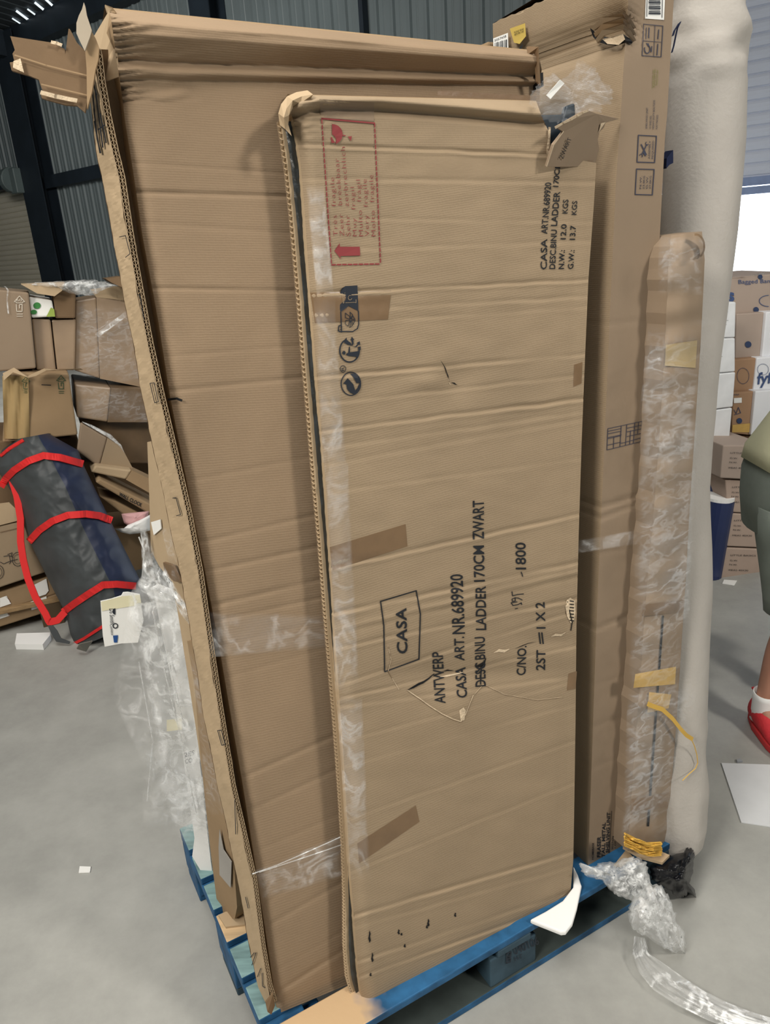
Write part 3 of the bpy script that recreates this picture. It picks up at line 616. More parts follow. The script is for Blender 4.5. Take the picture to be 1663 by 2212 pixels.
link('handwritten_number', hw_, INK, lc); bp2 = MB(); stroke_mb(bp2, SF, [(1038, 1478), (1040, 1440)], 2.4); stroke_mb(bp2, SF, [(1030, 1452), (1046, 1436)], 3); link('overprint', bp2, INK, lc)
T('CASA', (1181, 582), (1182, 516), (1167, 582)); T('ART.NR.689920', (1182, 505), (1191, 394), (1168, 505)); T('DESC.BINU', (1199, 581), (1203, 496), (1186, 581)); T('LADDER', (1203, 488), (1210, 414), (1189, 488)); T('170CM', (1206, 404), (1211, 352), (1194, 403))
T('N.W.:', (1218, 581), (1220, 540), (1206, 581), bold=.02); T('12.0', (1222, 517), (1224, 484), (1210, 517)); T('KGS', (1226, 461), (1228, 431), (1214, 461), bold=.01)
T('G.W.:', (1238, 581), (1241, 540), (1226, 581)); T('13.7', (1242, 518), (1244, 487), (1230, 518)); T('KGS', (1245, 464), (1247, 434), (1234, 464), bold=.01)
link('print_frame', bp_, INK, lc)
# tears
tr = MB(); tt = MB()
def jag(pts, w, m=tr, seed=0):
    rnd = random.Random(seed); top = []; bot = []
    for i, (x, y) in enumerate(pts):
        k = 0.15 if i in (0, len(pts) - 1) else 1; ww = w[i] if hasattr(w, '__len__') else w; top.append((x + rnd.uniform(-1, 1), y - ww * k * rnd.uniform(.5, 1))); bot.append((x + rnd.uniform(-1, 1), y + ww * k * rnd.uniform(.5, 1)))
    mm = MB(); mm.grid([[SF(*a), SF(*b)] for a, b in zip(top, bot)]); link('torn_edge' if m is tt else 'tear_or_shadow', mm, TORN if m is tt else BLACK, lc)
jag([(880, 1491), (893, 1484), (905, 1477), (914, 1473), (926, 1466), (938, 1455)], [1, 3, 4, 4, 2, 1], seed=1); jag([(952, 1452), (966, 1448), (980, 1449)], 2, seed=2); jag([(1026, 1440), (1036, 1437), (1046, 1432), (1050, 1420)], [2, 5, 6, 3], seed=3)
jag([(951, 777), (957, 787), (962, 797), (966, 806), (968, 815), (971, 826)], 3.2, seed=4); jag([(974, 826), (981, 828), (987, 832)], 1.5, seed=5)
for x, y, h in ((798, 2023, 14), (804, 2068, 11), (861, 2013, 6), (867, 2018, 3), (925, 1993, 9), (922, 2002, 4), (983, 1976, 5), (874, 2043, 4), (800, 2105, 4)):
    q = [(x, y - h), (x + 2.5, y - h * .4), (x + 1, y), (x + 3, y + h * .6), (x, y + h), (x - 2.5, y + h * .3), (x - 1, y - h * .2)]; mm = MB(); poly_mb(mm, SF, q); link('puncture', mm, BLACK, lc)
jag([(1112, 1402), (1128, 1395), (1140, 1390), (1160, 1386)], 1, seed=8)
jag([(1066, 1410), (1078, 1405), (1090, 1407), (1100, 1402)], 4, tt, 11); jag([(1190, 1375), (1200, 1371), (1212, 1372), (1222, 1366)], 3, tt, 12); jag([(950, 1462), (966, 1460), (984, 1456), (1000, 1452)], 3, tt, 13); jag([(968, 818), (970, 826), (974, 832)], 3, tt, 14)
t1_ = MB(); poly_mb(t1_, SF, [(1224, 1296), (1232, 1291), (1242, 1298), (1243, 1320), (1240, 1340), (1233, 1346), (1225, 1332), (1221, 1312)]); link('torn_edge', t1_, TORN, lc); t1_ = MB(); poly_mb(t1_, SF, [(995, 1558), (1003, 1555), (1006, 1535), (1001, 1528), (992, 1535)])
link('torn_edge', t1_, TORN, lc)
nb = MB()
for y in range(1298, 1344, 7): stroke_mb(nb, lambda x, y: PC.at(x, y, .002 + disp_lad(x, y)), [(1231, y), (1239, y + 1)], 2.2)
stroke_mb(nb, lambda x, y: PC.at(x, y, .002 + disp_lad(x, y)), [(1226, 1300), (1230, 1320), (1236, 1344), (1233, 1362)], 2); link('tear_or_shadow', nb, BLACK, lc)
# raised peeled triangle under the shipping print
for q, w in (([(880, 1491), (905, 1508), (930, 1526), (955, 1542), (978, 1553), (996, 1559)], 2.2), ([(996, 1559), (1005, 1545), (1012, 1528), (1022, 1502)], 1.6), ([(838, 1395), (845, 1425), (838, 1450), (862, 1490)], 1.0), ([(1025, 1500), (1044, 1478), (1090, 1500), (1160, 1512), (1215, 1506)], 1.0)):
    m = MB(); stroke_mb(m, lambda x, y: PC.at(x, y, .0012 + disp_lad(x, y)), q, w); link('torn_edge', m, TORN, lc)
    m = MB(); stroke_mb(m, lambda x, y: PC.at(x, y, .0012 + disp_lad(x, y)), [(x + .5, y + w * .9) for x, y in q], .9); link('tear_or_shadow', m, CARDD, lc)  # dark line painted below each torn edge as its thin shadow
# tape strips
def strip(name, q, m, par, surf, nx=14, ny=6):
    q = [np.array(p, float) for p in q]; rows = []
    for j in range(ny + 1):
        t = j / ny; a = q[0] + (q[3] - q[0]) * t; b = q[1] + (q[2] - q[1]) * t; rows.append([surf(*(a + (b - a) * i / nx)) for i in range(nx + 1)])
    return link(name, MB().grid(rows), m, par, smooth=True)
ST = lambda x, y: PC.at(x, y, .0006 + disp_lad(x, y))
strip('tape_strip', [(670, 632), (845, 628), (838, 690), (680, 698)], TAPE, lc, ST); strip('tape_strip', [(712, 1182), (876, 1132), (880, 1180), (718, 1232)], TAPE, lc, ST)
strip('tape_strip', [(772, 1822), (898, 1740), (906, 1775), (776, 1865)], TAPE, lc, ST); strip('tape_strip', [(1228, 1455), (1246, 1450), (1243, 1488), (1224, 1492)], TAPE, lc, ST); strip('tape_strip', [(1240, 788), (1258, 782), (1256, 828), (1238, 836)], TAPE, lc, ST)
strip('tape_strip', [(690, 214), (808, 222), (808, 262), (692, 254)], CARDG, lc, ST)
fs = lambda x, y: PC.at(x, y, .003 + disp_lad(x, y) + .002 * nz((x * .05, y * .03, 1)))
def film_strip_(q):
    q = [np.array(p, float) for p in q]; rr_ = []; uu = []
    for j in range(25):
        t = j / 24; a = q[0] + (q[3] - q[0]) * t; b = q[1] + (q[2] - q[1]) * t; rr_.append([fs(*(a + (b - a) * i / 8)) for i in range(9)]); uu.append([(i / 8, t) for i in range(9)])
    link('clear_film', MB().grid(rr_, uvs=uu), FADE[FILMC], lc, smooth=True)
for q in ([(660, 400), (700, 400), (722, 640), (684, 640)], [(676, 640), (724, 640), (748, 1000), (696, 1000)], [(700, 1000), (752, 1000), (778, 1500), (724, 1500)], [(726, 1500), (782, 1500), (800, 1900), (752, 1900)]): film_strip_(q)
# ------------------------------------------------------------------ crumpled things
def ridged(p, s, seed):
    v = 0; a = 1
    for k in range(3): v += a * (1 - 2 * abs(nz(p, s * 2 ** k, seed + 7 * k))); a *= .5
    return v / 1.75
def film_patch(name, left, right, plane, m, par=None, amp=.006, seed=1, nx=24, ny=40, sc_=.02, bulge=0.0, off=.004):
    m = FADE.get(m, m); rows, uv_ = panel_rows(plane, left, right, nx, ny, lambda px, py, s, t: off + bulge * math.sin(math.pi * s) + amp * ridged((px, py, seed), sc_, seed), 1, 1)
    return link(name, MB().grid(rows, uvs=uv_), m, par, smooth=True)
def crumple(name, out, plane, depth, amp, seed, m, par=None, sc_=.03, nr=14, back=True, off=0.0, jagg=.0):
    o2 = []
    for a, b in zip(out, out[1:] + out[:1]):
        for k in range(5): o2.append(np.array(a, float) * (1 - k / 5) + np.array(b, float) * k / 5)
    o2 = np.array(o2); c = o2.mean(0); n_ = len(o2); rnd = random.Random(seed)
    if jagg: o2 = np.array([q + (q - c) * rnd.uniform(-jagg, jagg) for q in o2])
    rows = []; brow = []
    for r in np.linspace(.02, 1, nr):
        a = []; b = []
        for q in o2:
            p = c + (q - c) * r; h = math.sqrt(max(0, 1 - r * r)); k = ridged((p[0], p[1], seed), sc_, seed)
            a.append(plane.at(p[0], p[1], off + depth * h + amp * k * (.3 + .7 * h))); b.append(plane.at(p[0], p[1], off - depth * .5 * h))
        rows.append(a + [a[0]]); brow.append(b + [b[0]])
    mb = MB().grid(rows)
    if back: mb.grid(brow, flip=True)
    return link(name, mb, m, par, smooth=True)
# ------------------------------------------------------------------ tall carton with the shelving print
E0 = atz(1270, 1869, PT); PF = Plane(E0, -EY); PS = Plane(E0, -EX)
tcn = thing('tall_carton', 'tallest brown carton, right of the ladder carton, with a crushed hole and shelf drawing printed', 'carton', E0 + EX * .05 + EY * .1)
TCR = [(95, 60, 1060, 1350, 9, .001), (128, 80, 1170, 1290, 7, .003), (150, 105, 1165, 1320, 8, .0025), (260, 215, 1170, 1340, 9, .001)]
FCR = [(1095, 1068, 1300, 1385, 5, .004), (1118, 1085, 1300, 1385, 5, .003), (1358, 1325, 1288, 1370, 5, .003), (1195, 1180, 1295, 1380, 5, .001), (1480, 1455, 1284, 1365, 5, .001), (1570, 1545, 1280, 1360, 5, .0012), (1660, 1630, 1278, 1355, 5, .001), (700, 690, 1318, 1420, 6, .0008)]
HOLE = (1335, 55)
def dent(px, py):
    k = math.exp(-(((px - 1332) / 42.0) ** 2 + ((py - 58) / 42.0) ** 2))
    return -.022 * k + .006 * k * math.sin((py + abs(px - 1348) * .55) * .62)
def disp_ts(px, py, s, t):
    d = dent(px, py) + .0015 * nz((px * .02, py * .01, 4))
    for (yl, yr, xl, xr, w, a) in TCR: d -= a * crease(py, yl, yr, xl, xr, px, w)
    return d
def disp_tf(px, py, s, t):
    d = dent(px, py) + .001 * nz((px * .02, py * .006, 14))
    for (yl, yr, xl, xr, w, a) in FCR: d -= a * crease(py, yl, yr, xl, xr, px, w)
    return d
TE = [(1363, -130), (1357, 0), (1347, 139), (1340, 258), (1330, 398), (1316, 705), (1301, 1060), (1288, 1356), (1278, 1650), (1270, 1869)]
TR_ = [(1464, -130), (1455, 0), (1441, 245), (1436, 300), (1415, 700), (1396, 1000), (1381, 1250), (1367, 1480), (1356, 1650), (1345, 1836)]
rows, uvs = panel_rows(PF, TE, TR_, 40, 330, disp_tf, .12, 2.1); fr_e = [r[0] for r in rows]; fr_r = [r[-1] for r in rows]
link('front_panel', MB().grid(rows, uvs=uvs), CARDG, tcn, smooth=True)
TDB = float((PS.at(1057, 70) - E0) @ EY); ztop = PS.at(1075, 42)[2]
rl = []; ul = []
for j in range(331):
    e = fr_e[j]; r = []; u = []
    for i in range(61):
        p = e + EY * TDB * i / 60; p[2] = min(p[2], ztop + .004 * nz((i * .3, j * .1, 2))); q = proj(p); r.append(p - EX * disp_ts(q[0], q[1], 0, 0) * min(1, i / 3)); u.append((i / 60 * TDB, (1 - j / 330) * 2.1))
    rl.append(r); ul.append(u)
link('side_panel', MB().grid(rl, flip=True, uvs=ul), CARD, tcn, smooth=True)
bk = MB(); bk.grid([[p, p + EY * TDB] for p in fr_r[::5]]); bk.grid([[l[-1] for l in rl[::5]], [p + EY * TDB for p in fr_r[::5]]]); bk.grid([[rows[0][0], rows[0][-1]], [rl[0][-1], fr_r[0] + EY * TDB]]); bk.grid([[rows[-1][0], rows[-1][-1]], [rl[-1][-1], fr_r[-1] + EY * TDB]])
link('rear_panel', bk, CARDP, tcn)
SSF = lambda x, y: PS.at(x, y, .0012 + disp_ts(x, y, 0, 0)); SFF = lambda x, y: PF.at(x, y, .0012 + disp_tf(x, y, 0, 0))
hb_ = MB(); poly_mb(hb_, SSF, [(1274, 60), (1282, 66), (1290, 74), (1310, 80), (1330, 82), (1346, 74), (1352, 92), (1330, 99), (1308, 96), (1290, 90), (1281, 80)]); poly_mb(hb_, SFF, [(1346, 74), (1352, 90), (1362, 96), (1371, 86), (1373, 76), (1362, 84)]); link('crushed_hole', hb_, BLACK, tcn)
for k_, (y0, c) in enumerate(((26, CARD), (40, CARDP), (53, CARD))):
    f_ = MB(); f_.prism([PS.at(1278 + k_ * 4, y0 + 32, .004), PS.at(1300, y0 + 12, .010), PS.at(1346, y0, .012), PS.at(1347, y0 + 10, .002), PS.at(1304, y0 + 24, .004), PS.at(1282 + k_ * 4, y0 + 40, .0)], EX * .004); link('crushed_fold', f_, c, tcn)
    f_ = MB(); f_.prism([PF.at(1348, y0, .012), PF.at(1362, y0 + 12, .010), PF.at(1374, y0 + 34, .002), PF.at(1370, y0 + 36, 0), PF.at(1358, y0 + 22, .004), PF.at(1348, y0 + 10, .002)], EY * .004); link('crushed_fold', f_, CARDG, tcn)
tw = MB(); poly_mb(tw, lambda x, y: PS.at(x, y, .006 + disp_ts(x, y, 0, 0)), [(1300, 84), (1320, 80), (1345, 72), (1350, 85), (1336, 97), (1312, 95)]); link('torn_edge', tw, TORN, tcn)
def label_on(surf, q, m, name, par):
    mb = MB(); poly_mb(mb, surf, q); return link(name, mb, m, par)
YEL = mat('yellow_sticker', (196, 170, 90), .6, var=.05)
SS2 = lambda x, y: PS.at(x, y, .0022 + disp_ts(x, y, 0, 0)); SF_2 = lambda x, y: PF.at(x, y, .0022 + disp_tf(x, y, 0, 0))
l1 = label_on(SSF, [(1065, 83), (1097, 71), (1098, 108), (1066, 112)], WHITEP, 'barcode_label', tcn)
bc = MB()
for k in range(9): x = 1069 + k * 3.1; stroke_mb(bc, SS2, [(x, 93 - k * .9), (x, 110)], 1.0 + (k % 3) * .6)
text_mb(bc, SS2, '5057438', (1068, 90), (1093, 80), (1068, 85)); link('printed_bars', bc, INK, l1)
l2 = label_on(SSF, [(1101, 62), (1134, 50), (1136, 78), (1122, 95), (1110, 92)], YEL, 'warning_sticker', tcn)
yt_ = MB(); text_mb(yt_, SS2, 'PLEASE READ', (1110, 72), (1131, 64), (1110, 68)); text_mb(yt_, SS2, 'BEFORE USE', (1111, 77), (1131, 69), (1111, 73)); link('sticker_text', yt_, INK, l2)
label_on(SS2, [(1119, 108), (1124, 100), (1129, 94), (1128, 101), (1124, 108)], INK, 'ink_mark', tcn)
l3 = label_on(SFF, [(1395, -20), (1437, -20), (1434, 43), (1393, 40)], WHITEP, 'barcode_label', tcn)
bc = MB()
for k in range(12): y = -14 + k * 3.9; stroke_mb(bc, SF_2, [(1402, y), (1426, y + .6)], 1.2 + (k % 3) * .9)
stroke_mb(bc, SF_2, [(1398, -10), (1397, 36)], 1.2); stroke_mb(bc, SF_2, [(1431, -10), (1430, 38)], 1.2); link('printed_bars', bc, INKB, l3)
def part_print(name, par, m, fn):
    mb = MB(); fn(mb); return link(name, mb, m, par)
def f_care(mb):
    stroke_mb(mb, SFF, [(1390, 52), (1432, 56), (1428, 123), (1387, 120)], 1.5, True); stroke_mb(mb, SFF, [(1415, 54), (1412, 122)], 1.1); stroke_mb(mb, SFF, [(1389, 88), (1430, 91)], 1.1)
    stroke_mb(mb, SFF, arc(1398, 106, 6, 9, -70, 200, 20), 2.2); poly_mb(mb, SFF, [(1395, 93), (1402, 94), (1400, 101)]); stroke_mb(mb, SFF, [(1408, 100), (1407, 112)], 2); stroke_mb(mb, SFF, [(1421, 95), (1419, 119)], 2); stroke_mb(mb, SFF, [(1402, 60), (1401, 82)], 2); stroke_mb(mb, SFF, [(1423, 64), (1421, 84)], 2); stroke_mb(mb, SFF, [(1396, 60), (1395, 84)], 1.5)
part_print('care_symbol', tcn, INKG, f_care)
YG = mat('olive_ink', (120, 122, 60), .7)
for x, a, b in ((1411, 190, 150), (1415, 188, 148), (1420, 184, 150)): part_print('printed_text', tcn, YG, lambda mb: text_mb(mb, SFF, 'PLEASE KEEP DRY', (x, a), (x + 2, b), (x - 3, a)))
for s_, x, a, b in (('SHELVING UNIT', 1398, 278, 232), ('12 SHELVES', 1406, 278, 250), ('HEAVY DUTY BOLTLESS', 1413, 279, 216), ('FLAT PACKED', 1420, 279, 248)): part_print('printed_text', tcn, INKG, lambda mb: text_mb(mb, SFF, s_, (x, a), (x + 2, b), (x - 4, a)))
def f_tool(mb):
    stroke_mb(mb, SFF, [(1379, 292), (1418, 294), (1414, 351), (1376, 350)], 2, True); stroke_mb(mb, SFF, [(1385, 312), (1396, 334)], 2.6); stroke_mb(mb, SFF, [(1397, 312), (1386, 334)], 2.2); poly_mb(mb, SFF, [(1391, 326), (1397, 333), (1394, 338), (1389, 331)]); stroke_mb(mb, SFF, arc(1397.5, 310, 3, 3.5, 20, 250, 10), 1.5); stroke_mb(mb, SFF, arc(1385, 336, 3, 3.5, 180, 430, 10), 1.5)
    text_mb(mb, SFF, 'ASSEMBLY', (1404, 343), (1406, 304), (1400, 343)); text_mb(mb, SFF, 'REQUIRED', (1411, 343), (1413, 304), (1407, 343))
part_print('assembly_symbol', tcn, INKG, f_tool)
def f_w(mb):
    stroke_mb(mb, SFF, [(1375, 365), (1413, 366), (1409, 421), (1372, 420)], 2, True)
    for s_, x in (('N.W.', 1385), ('23.4KG', 1392), ('G.W.', 1399), ('27.0KG', 1406)): text_mb(mb, SFF, s_, (x, 408), (x + 1.5, 380), (x - 4, 408))
part_print('weight_mark', tcn, INKG, f_w)
def f_draw(mb):
    S = lambda *p, w=1.3: stroke_mb(mb, SFF, list(p), w)
    S((1313, 926), (1387, 910)); S((1311, 972), (1384, 954)); S((1313, 926), (1311, 972)); S((1342, 920), (1339, 965)); S((1354, 917), (1351, 962)); S((1371, 914), (1368, 957)); S((1387, 910), (1383, 954))
    for a in (7, 14, 24): S((1313, 926 + a * .8), (1342, 920 + a * .8))
    S((1326, 944), (1325, 968)); S((1311, 962), (1341, 955)); S((1312, 948), (1341, 941))
    for a in (8, 16, 26): S((1354, 917 + a), (1387, 910 + a))
    S((1379, 912), (1377, 938)); S((1362, 930), (1360, 960)); S((1352, 955), (1384, 946)); S((1340, 958), (1352, 955))
part_print('shelf_drawing', tcn, INKG, f_draw)
for s_, p0, p1, h, b in (('FRASER', (1297, 1852), (1298, 1807), 8, .03), ('TALL METAL', (1306, 1852), (1308, 1777), 7, .03), ('SHELVING UNIT', (1315, 1842), (1318, 1755), 7, .03), ('HOMEBASE', (1282, 1857), (1283, 1821), 4, .01), ('5057438', (1324, 1835), (1326, 1806), 4, 0), ('1 OF 1', (1330, 1832), (1331, 1812), 4, 0)):
    part_print('printed_text', tcn, INK, lambda mb: text_mb(mb, SFF, s_, p0, p1, (p0[0] - h, p0[1]), bold=b))
part_print('print_rule', tcn, INK, lambda mb: stroke_mb(mb, SFF, [(1316, 1843), (1321, 1752)], 1))
# carton standing behind it
zb = PS.at(1045, 88)[2]; d1 = TDB + .02
cb = MB().box(E0 + EY * d1 + EX * .01 - EZ * 0, EX * .12, EY * max(.05, .93 * float((PS.at(1012, 103) - E0) @ EY) - d1 + .1), EZ * (zb - PT)); tag(link('carton', cb, CARDP, bevel=.006), 'plain brown carton just showing its top corner behind the tallest carton', 'carton')
# ------------------------------------------------------------------ cream fabric roll
RP = Plane(atz(1478, 1822, PT) + EY * .045, -EY + EZ * .13); dist = np.linalg.norm(atz(1478, 1822, PT) - CAM)
CREAM = mat('cream_fabric', (172, 167, 160), .9, var=.05, scale=9, bump=.25, bscale=120)
sp = [(1468, 1815, 36), (1470, 1780, 41), (1466, 1700, 44), (1464, 1550, 45), (1468, 1400, 47), (1468, 1300, 50), (1466, 1180, 52), (1462, 1050, 52), (1464, 950, 54), (1470, 850, 56), (1480, 740, 58), (1492, 620, 60), (1504, 500, 62), (1512, 400, 63), (1517, 300, 65), (1520, 180, 65), (1521, 60, 64), (1522, -60, 63), (1522, -150, 62)]
rrows = []; dense = []
for a, b in zip(sp[:-1], sp[1:]): dense += [tuple(np.array(a) * (1 - k / 8) + np.array(b) * k / 8) for k in range(8)]
dense.append(sp[-1])
for (x, y, r) in dense:
    x += 5 * min(1, max(0, (1200 - y) / 600)); r *= .95
    p = RP.at(x, y); rr_ = np.linalg.norm(RP.at(x + r, y) - RP.at(x - r, y)) / 2; row = []
    for k in range(41):
        a = 2 * math.pi * k / 40; q = p + EX * math.cos(a) * rr_ - EY * math.sin(a) * rr_ * .85
        w = .0035 * nz((y * .006, math.cos(a) * 1.5, math.sin(a) * 1.5), 1, 3)
        if y < 180: w += .016 * nz((y * .022, math.cos(a) * 1.1 + y * .006, math.sin(a) * 1.1), 1, 5)
        if y > 1560: w += .008 * nz((y * .012, math.cos(a) * 1.6, math.sin(a) * 1.6), 1, 9)
        row.append(q + (EX * math.cos(a) - EY * math.sin(a)) * w)
    rrows.append(row)
rl_ = MB().grid(rrows); rl_.add([p for p in rrows[0][:-1]], [tuple(range(40))]); rl_.add([p for p in rrows[-1][:-1]], [tuple(range(39, -1, -1))])
rol = link('fabric_roll', rl_, CREAM, smooth=True); tag(rol, 'long roll wrapped in cream fabric standing at the right end of the blue pallet', 'roll')
# navy strings that tie the roll
NAVY = mat('navy_tape', (24, 34, 66), .7)
st = MB(); kp = Plane(E0 + EY * .06, -EY)
for pts, w in (([(1469, 47), (1462, 62), (1458, 80), (1454, 100), (1450, 114)], 4), ([(1466, 50), (1456, 66), (1452, 78)], 6)): st.ribbon([kp.at(x, y) for x, y in pts], EX * .7 + EZ * .3, w * .001)
tag(link('tie_string', st, NAVY, solid=.002), 'dark blue string knotted at the top left of the cream roll', 'string')
nb_ = MB(); nb_.prism([kp.at(x, y) for x, y in [(1440, 342), (1454, 324), (1454, 352), (1446, 356), (1439, 364)]], EY * .02); tag(link('ribbon_end', nb_, NAVY), 'dark blue ribbon end between the tallest carton and the cream roll', 'ribbon')
# ------------------------------------------------------------------ narrow taped carton wrapped in film
BP = Plane(atz(1395, 1850, PT) + EY * .03, -EY)
BPX = BP.moved(.02)
tb = thing('wrapped_carton', 'narrow brown carton wrapped in tape and clear film, between tallest carton and cream roll', 'carton', atz(1395, 1850, PT))
BL_ = [(1449, 508), (1444, 560), (1438, 700), (1430, 850), (1420, 1000), (1408, 1150), (1394, 1300), (1384, 1450), (1372, 1600), (1362, 1740), (1356, 1838)]
BR_ = [(1516, 500), (1522, 560), (1518, 650), (1512, 760), (1504, 880), (1496, 1000), (1488, 1120), (1482, 1240), (1474, 1360), (1466, 1480), (1458, 1600), (1448, 1720), (1436, 1830)]
def disp_b(px, py, s, t):
    d = .012 * math.sin(math.pi * s) + .003 * nz((px * .03, py * .02, 7))
    d += .0035 * math.sin(py * .09 + px * .02) * (.5 + .5 * nz((px * .01, py * .015, 3)))
    if t < .05: d -= .03 * (1 - t / .05) ** 2 - .002 * math.sin(px * .18)
    return d
rows, uvs = panel_rows(BPX, BL_, BR_, 26, 220, disp_b, .1, 1.4)
link('carton_body', MB().grid(rows, uvs=uvs), CARDG, tb, smooth=True)
sb_ = MB(); bvec = EY * .06
sb_.grid([[r[0] for r in rows[::4]], [r[0] + bvec for r in rows[::4]]]); sb_.grid([[r[-1] + bvec for r in rows[::4]], [r[-1] for r in rows[::4]]]); sb_.grid([rows[0], [p + bvec for p in rows[0]]]); sb_.grid([[p + bvec for p in rows[-1]], rows[-1]]); sb_.grid([[rows[0][0] + bvec, rows[0][-1] + bvec], [rows[-1][0] + bvec, rows[-1][-1] + bvec]]); link('side_panel', sb_, CARDG, tb)
def sfb(off):
    def f(x, y):
        l = lerp_poly(BL_, y); r = lerp_poly(BR_, y); s = min(1, max(0, (x - l) / (r - l))); t = (y - 505) / 1333.0; return BPX.at(x, y, off + disp_b(x, y, s, t))
    return f
strip('seam_gap', [(1430, 1330), (1434, 1330), (1402, 1785), (1397, 1785)], BLACK, tb, sfb(.0015), 2, 30)
YTP = mat('yellowish_tape', (196, 160, 88), .4, var=.1, scale=20, spec=.5)
strip('tape_band', [(1372, 1456), (1460, 1440), (1458, 1478), (1368, 1486)], YTP, tb, sfb(.002), 10, 5); strip('tape_band', [(1402, 1495), (1450, 1500), (1444, 1530), (1398, 1540)], YTP, tb, sfb(.003), 8, 5)
strip('tape_band', [(1438, 745), (1506, 735), (1502, 795), (1436, 790)], mat('pale_tape', (170, 150, 112), .4, var=.06, scale=20), tb, sfb(.002), 8, 5)
strip('tape_band', [(1388, 1306), (1478, 1296), (1476, 1322), (1386, 1332)], TAPE, tb, sfb(.0022), 8, 4); strip('tape_band', [(1364, 1726), (1446, 1712), (1440, 1742), (1362, 1756)], TAPE, tb, sfb(.0022), 8, 4)
tpz = MB(); tpz.grid([[BP.at(*p, off=o) for p, o in zip(arc(1503, 532, 20 - k * 4, 28 - k * 5, -100, 60, 12), [.03 + .01 * k] * 13)] for k in (0, 1)]); link('torn_top', tpz, CARDD, tb)
film_patch('clear_film', [(1400, 690), (1380, 900), (1366, 1300), (1340, 1850)], [(1530, 690), (1512, 850), (1488, 1300), (1446, 1840)], BP.moved(.038), FILM, tb, amp=.004, seed=19, nx=24, ny=160, sc_=.02)
for i, (l, r, a) in enumerate((([(1424, 512), (1418, 640)], [(1526, 512), (1520, 640)], .004), ([(1395, 900), (1380, 1010), (1374, 1060)], [(1500, 830), (1508, 900), (1504, 1010)], .014), ([(1384, 1080), (1374, 1320)], [(1500, 1060), (1490, 1320)], .008), ([(1356, 1500), (1352, 1560), (1360, 1590)], [(1500, 1470), (1512, 1530), (1490, 1570)], .010), ([(1352, 1560), (1346, 1800)], [(1442, 1560), (1420, 1800)], .007), ([(1404, 740), (1388, 830), (1386, 900)], [(1440, 740), (1445, 830), (1450, 900)], .010))):
    film_patch('clear_film', l, r, BP.moved(.036), FILM, tb, amp=a, seed=20 + i, nx=18, ny=24, sc_=.03)
# yellow strap tail
sm = MB(); sp_ = BP.moved(.05); sm.ribbon([sp_.at(x, y) for x, y in [(1398, 1520), (1412, 1526), (1430, 1532), (1452, 1552), (1470, 1575), (1482, 1588), (1496, 1597)]], EZ * .9 + EX * .3, .012)
yst = mat('yellow_strap', (208, 168, 78), .5, var=.1); tag(link('packing_strap', sm, yst, solid=.001), 'yellow packing strap hanging loose from the film-wrapped narrow carton', 'strap')
s2 = MB(); s2.tube([sp_.at(x, y) for x, y in [(1493, 1596), (1500, 1612), (1505, 1630), (1507, 1648), (1502, 1660), (1488, 1672), (1474, 1686)]], .0012, 6); tag(link('twine', s2, yst), 'thin yellow twine dangling against the cream roll', 'twine')
# dark curved board behind the wrapped carton's foot
db = MB(); DP = BP.moved(-.03); db.grid([[DP.at(x0, y), DP.at((x0 + x1) / 2, y, .01), DP.at(x1, y)] for y, x0, x1 in ((1570, 1446, 1453), (1620, 1440, 1456), (1680, 1430, 1456), (1740, 1420, 1450), (1780, 1412, 1440), (1800, 1408, 1430))])
tag(link('cardboard_strip', db, CARDD, solid=.006), 'dark bent cardboard strip between the wrapped carton foot and the cream roll', 'cardboard')
# straw strands and the flattened card under them
STRAW = mat('yellow_straw', (206, 162, 70), .6, var=.2, scale=30)
sw = MB(); rnd = random.Random(3)
for k in range(22):
    y0 = 1800 + k * 1.3; pts = []
    for i in range(6): t = i / 5; pts.append(BP.at(1350 + 78 * t + rnd.uniform(-2, 2), y0 + 16 * math.sin(t * 2.2) + 6 * t + rnd.uniform(-2, 2), .055 + rnd.uniform(0, .02)))
    sw.tube(pts, .0022, 5)
o = link('straw_bundle', sw, STRAW); tag(o, 'bundle of yellow straw strands at the foot of the wrapped carton', 'straw', kind='stuff')
fc = MB(); FP = Plane(atz(1400, 1850, PT + .012), EZ); fc.prism([FP.at(*p) for p in [(1346, 1812), (1360, 1812), (1412, 1838), (1446, 1852), (1430, 1868), (1384, 1856), (1345, 1834)]], EZ * .008); tag(link('cardboard_piece', fc, CARDL), 'flattened light brown card piece under the yellow straw on the pallet', 'cardboard')
fc = MB(); fc.prism([FP.at(*p, off=-.01) for p in [(1325, 1872), (1352, 1838), (1368, 1854), (1342, 1874)]], EZ * .004); tag(link('cardboard_piece', fc, CARDL), 'small light brown card corner on the pallet beside the clear film heap', 'cardboard')
# ------------------------------------------------------------------ torn corner of the ladder carton
TC = Plane(PC.at(1240, 350, .004), PC.n * .9 - EZ * .35 + UB * .2)
tfl = sheet([(1202, 275), (1232, 258), (1258, 243), (1271, 239), (1290, 246), (1304, 248), (1338, 257), (1308, 265), (1304, 276), (1295, 285), (1291, 302), (1294, 322), (1288, 345), (1282, 360), (1228, 362), (1181, 360), (1195, 313), (1217, 285)], TC, .005, wob=.0015); link('torn_flap', tfl, CARDG, lc)
zt_ = MB(); text_mb(zt_, lambda x, y: TC.at(x, y, .003), 'ZWART', (1216, 344), (1235, 299), (1207, 342)); link('shipping_print', zt_, INK, lc)
te = MB(); stroke_mb(te, lambda x, y: TC.at(x, y, .002), [(1200, 276), (1216, 266), (1232, 259), (1246, 251), (1258, 244), (1270, 239)], 4.5); stroke_mb(te, lambda x, y: TC.at(x, y, .002), [(1181, 359), (1196, 313), (1217, 284)], 2); link('torn_edge', te, TORN, lc)
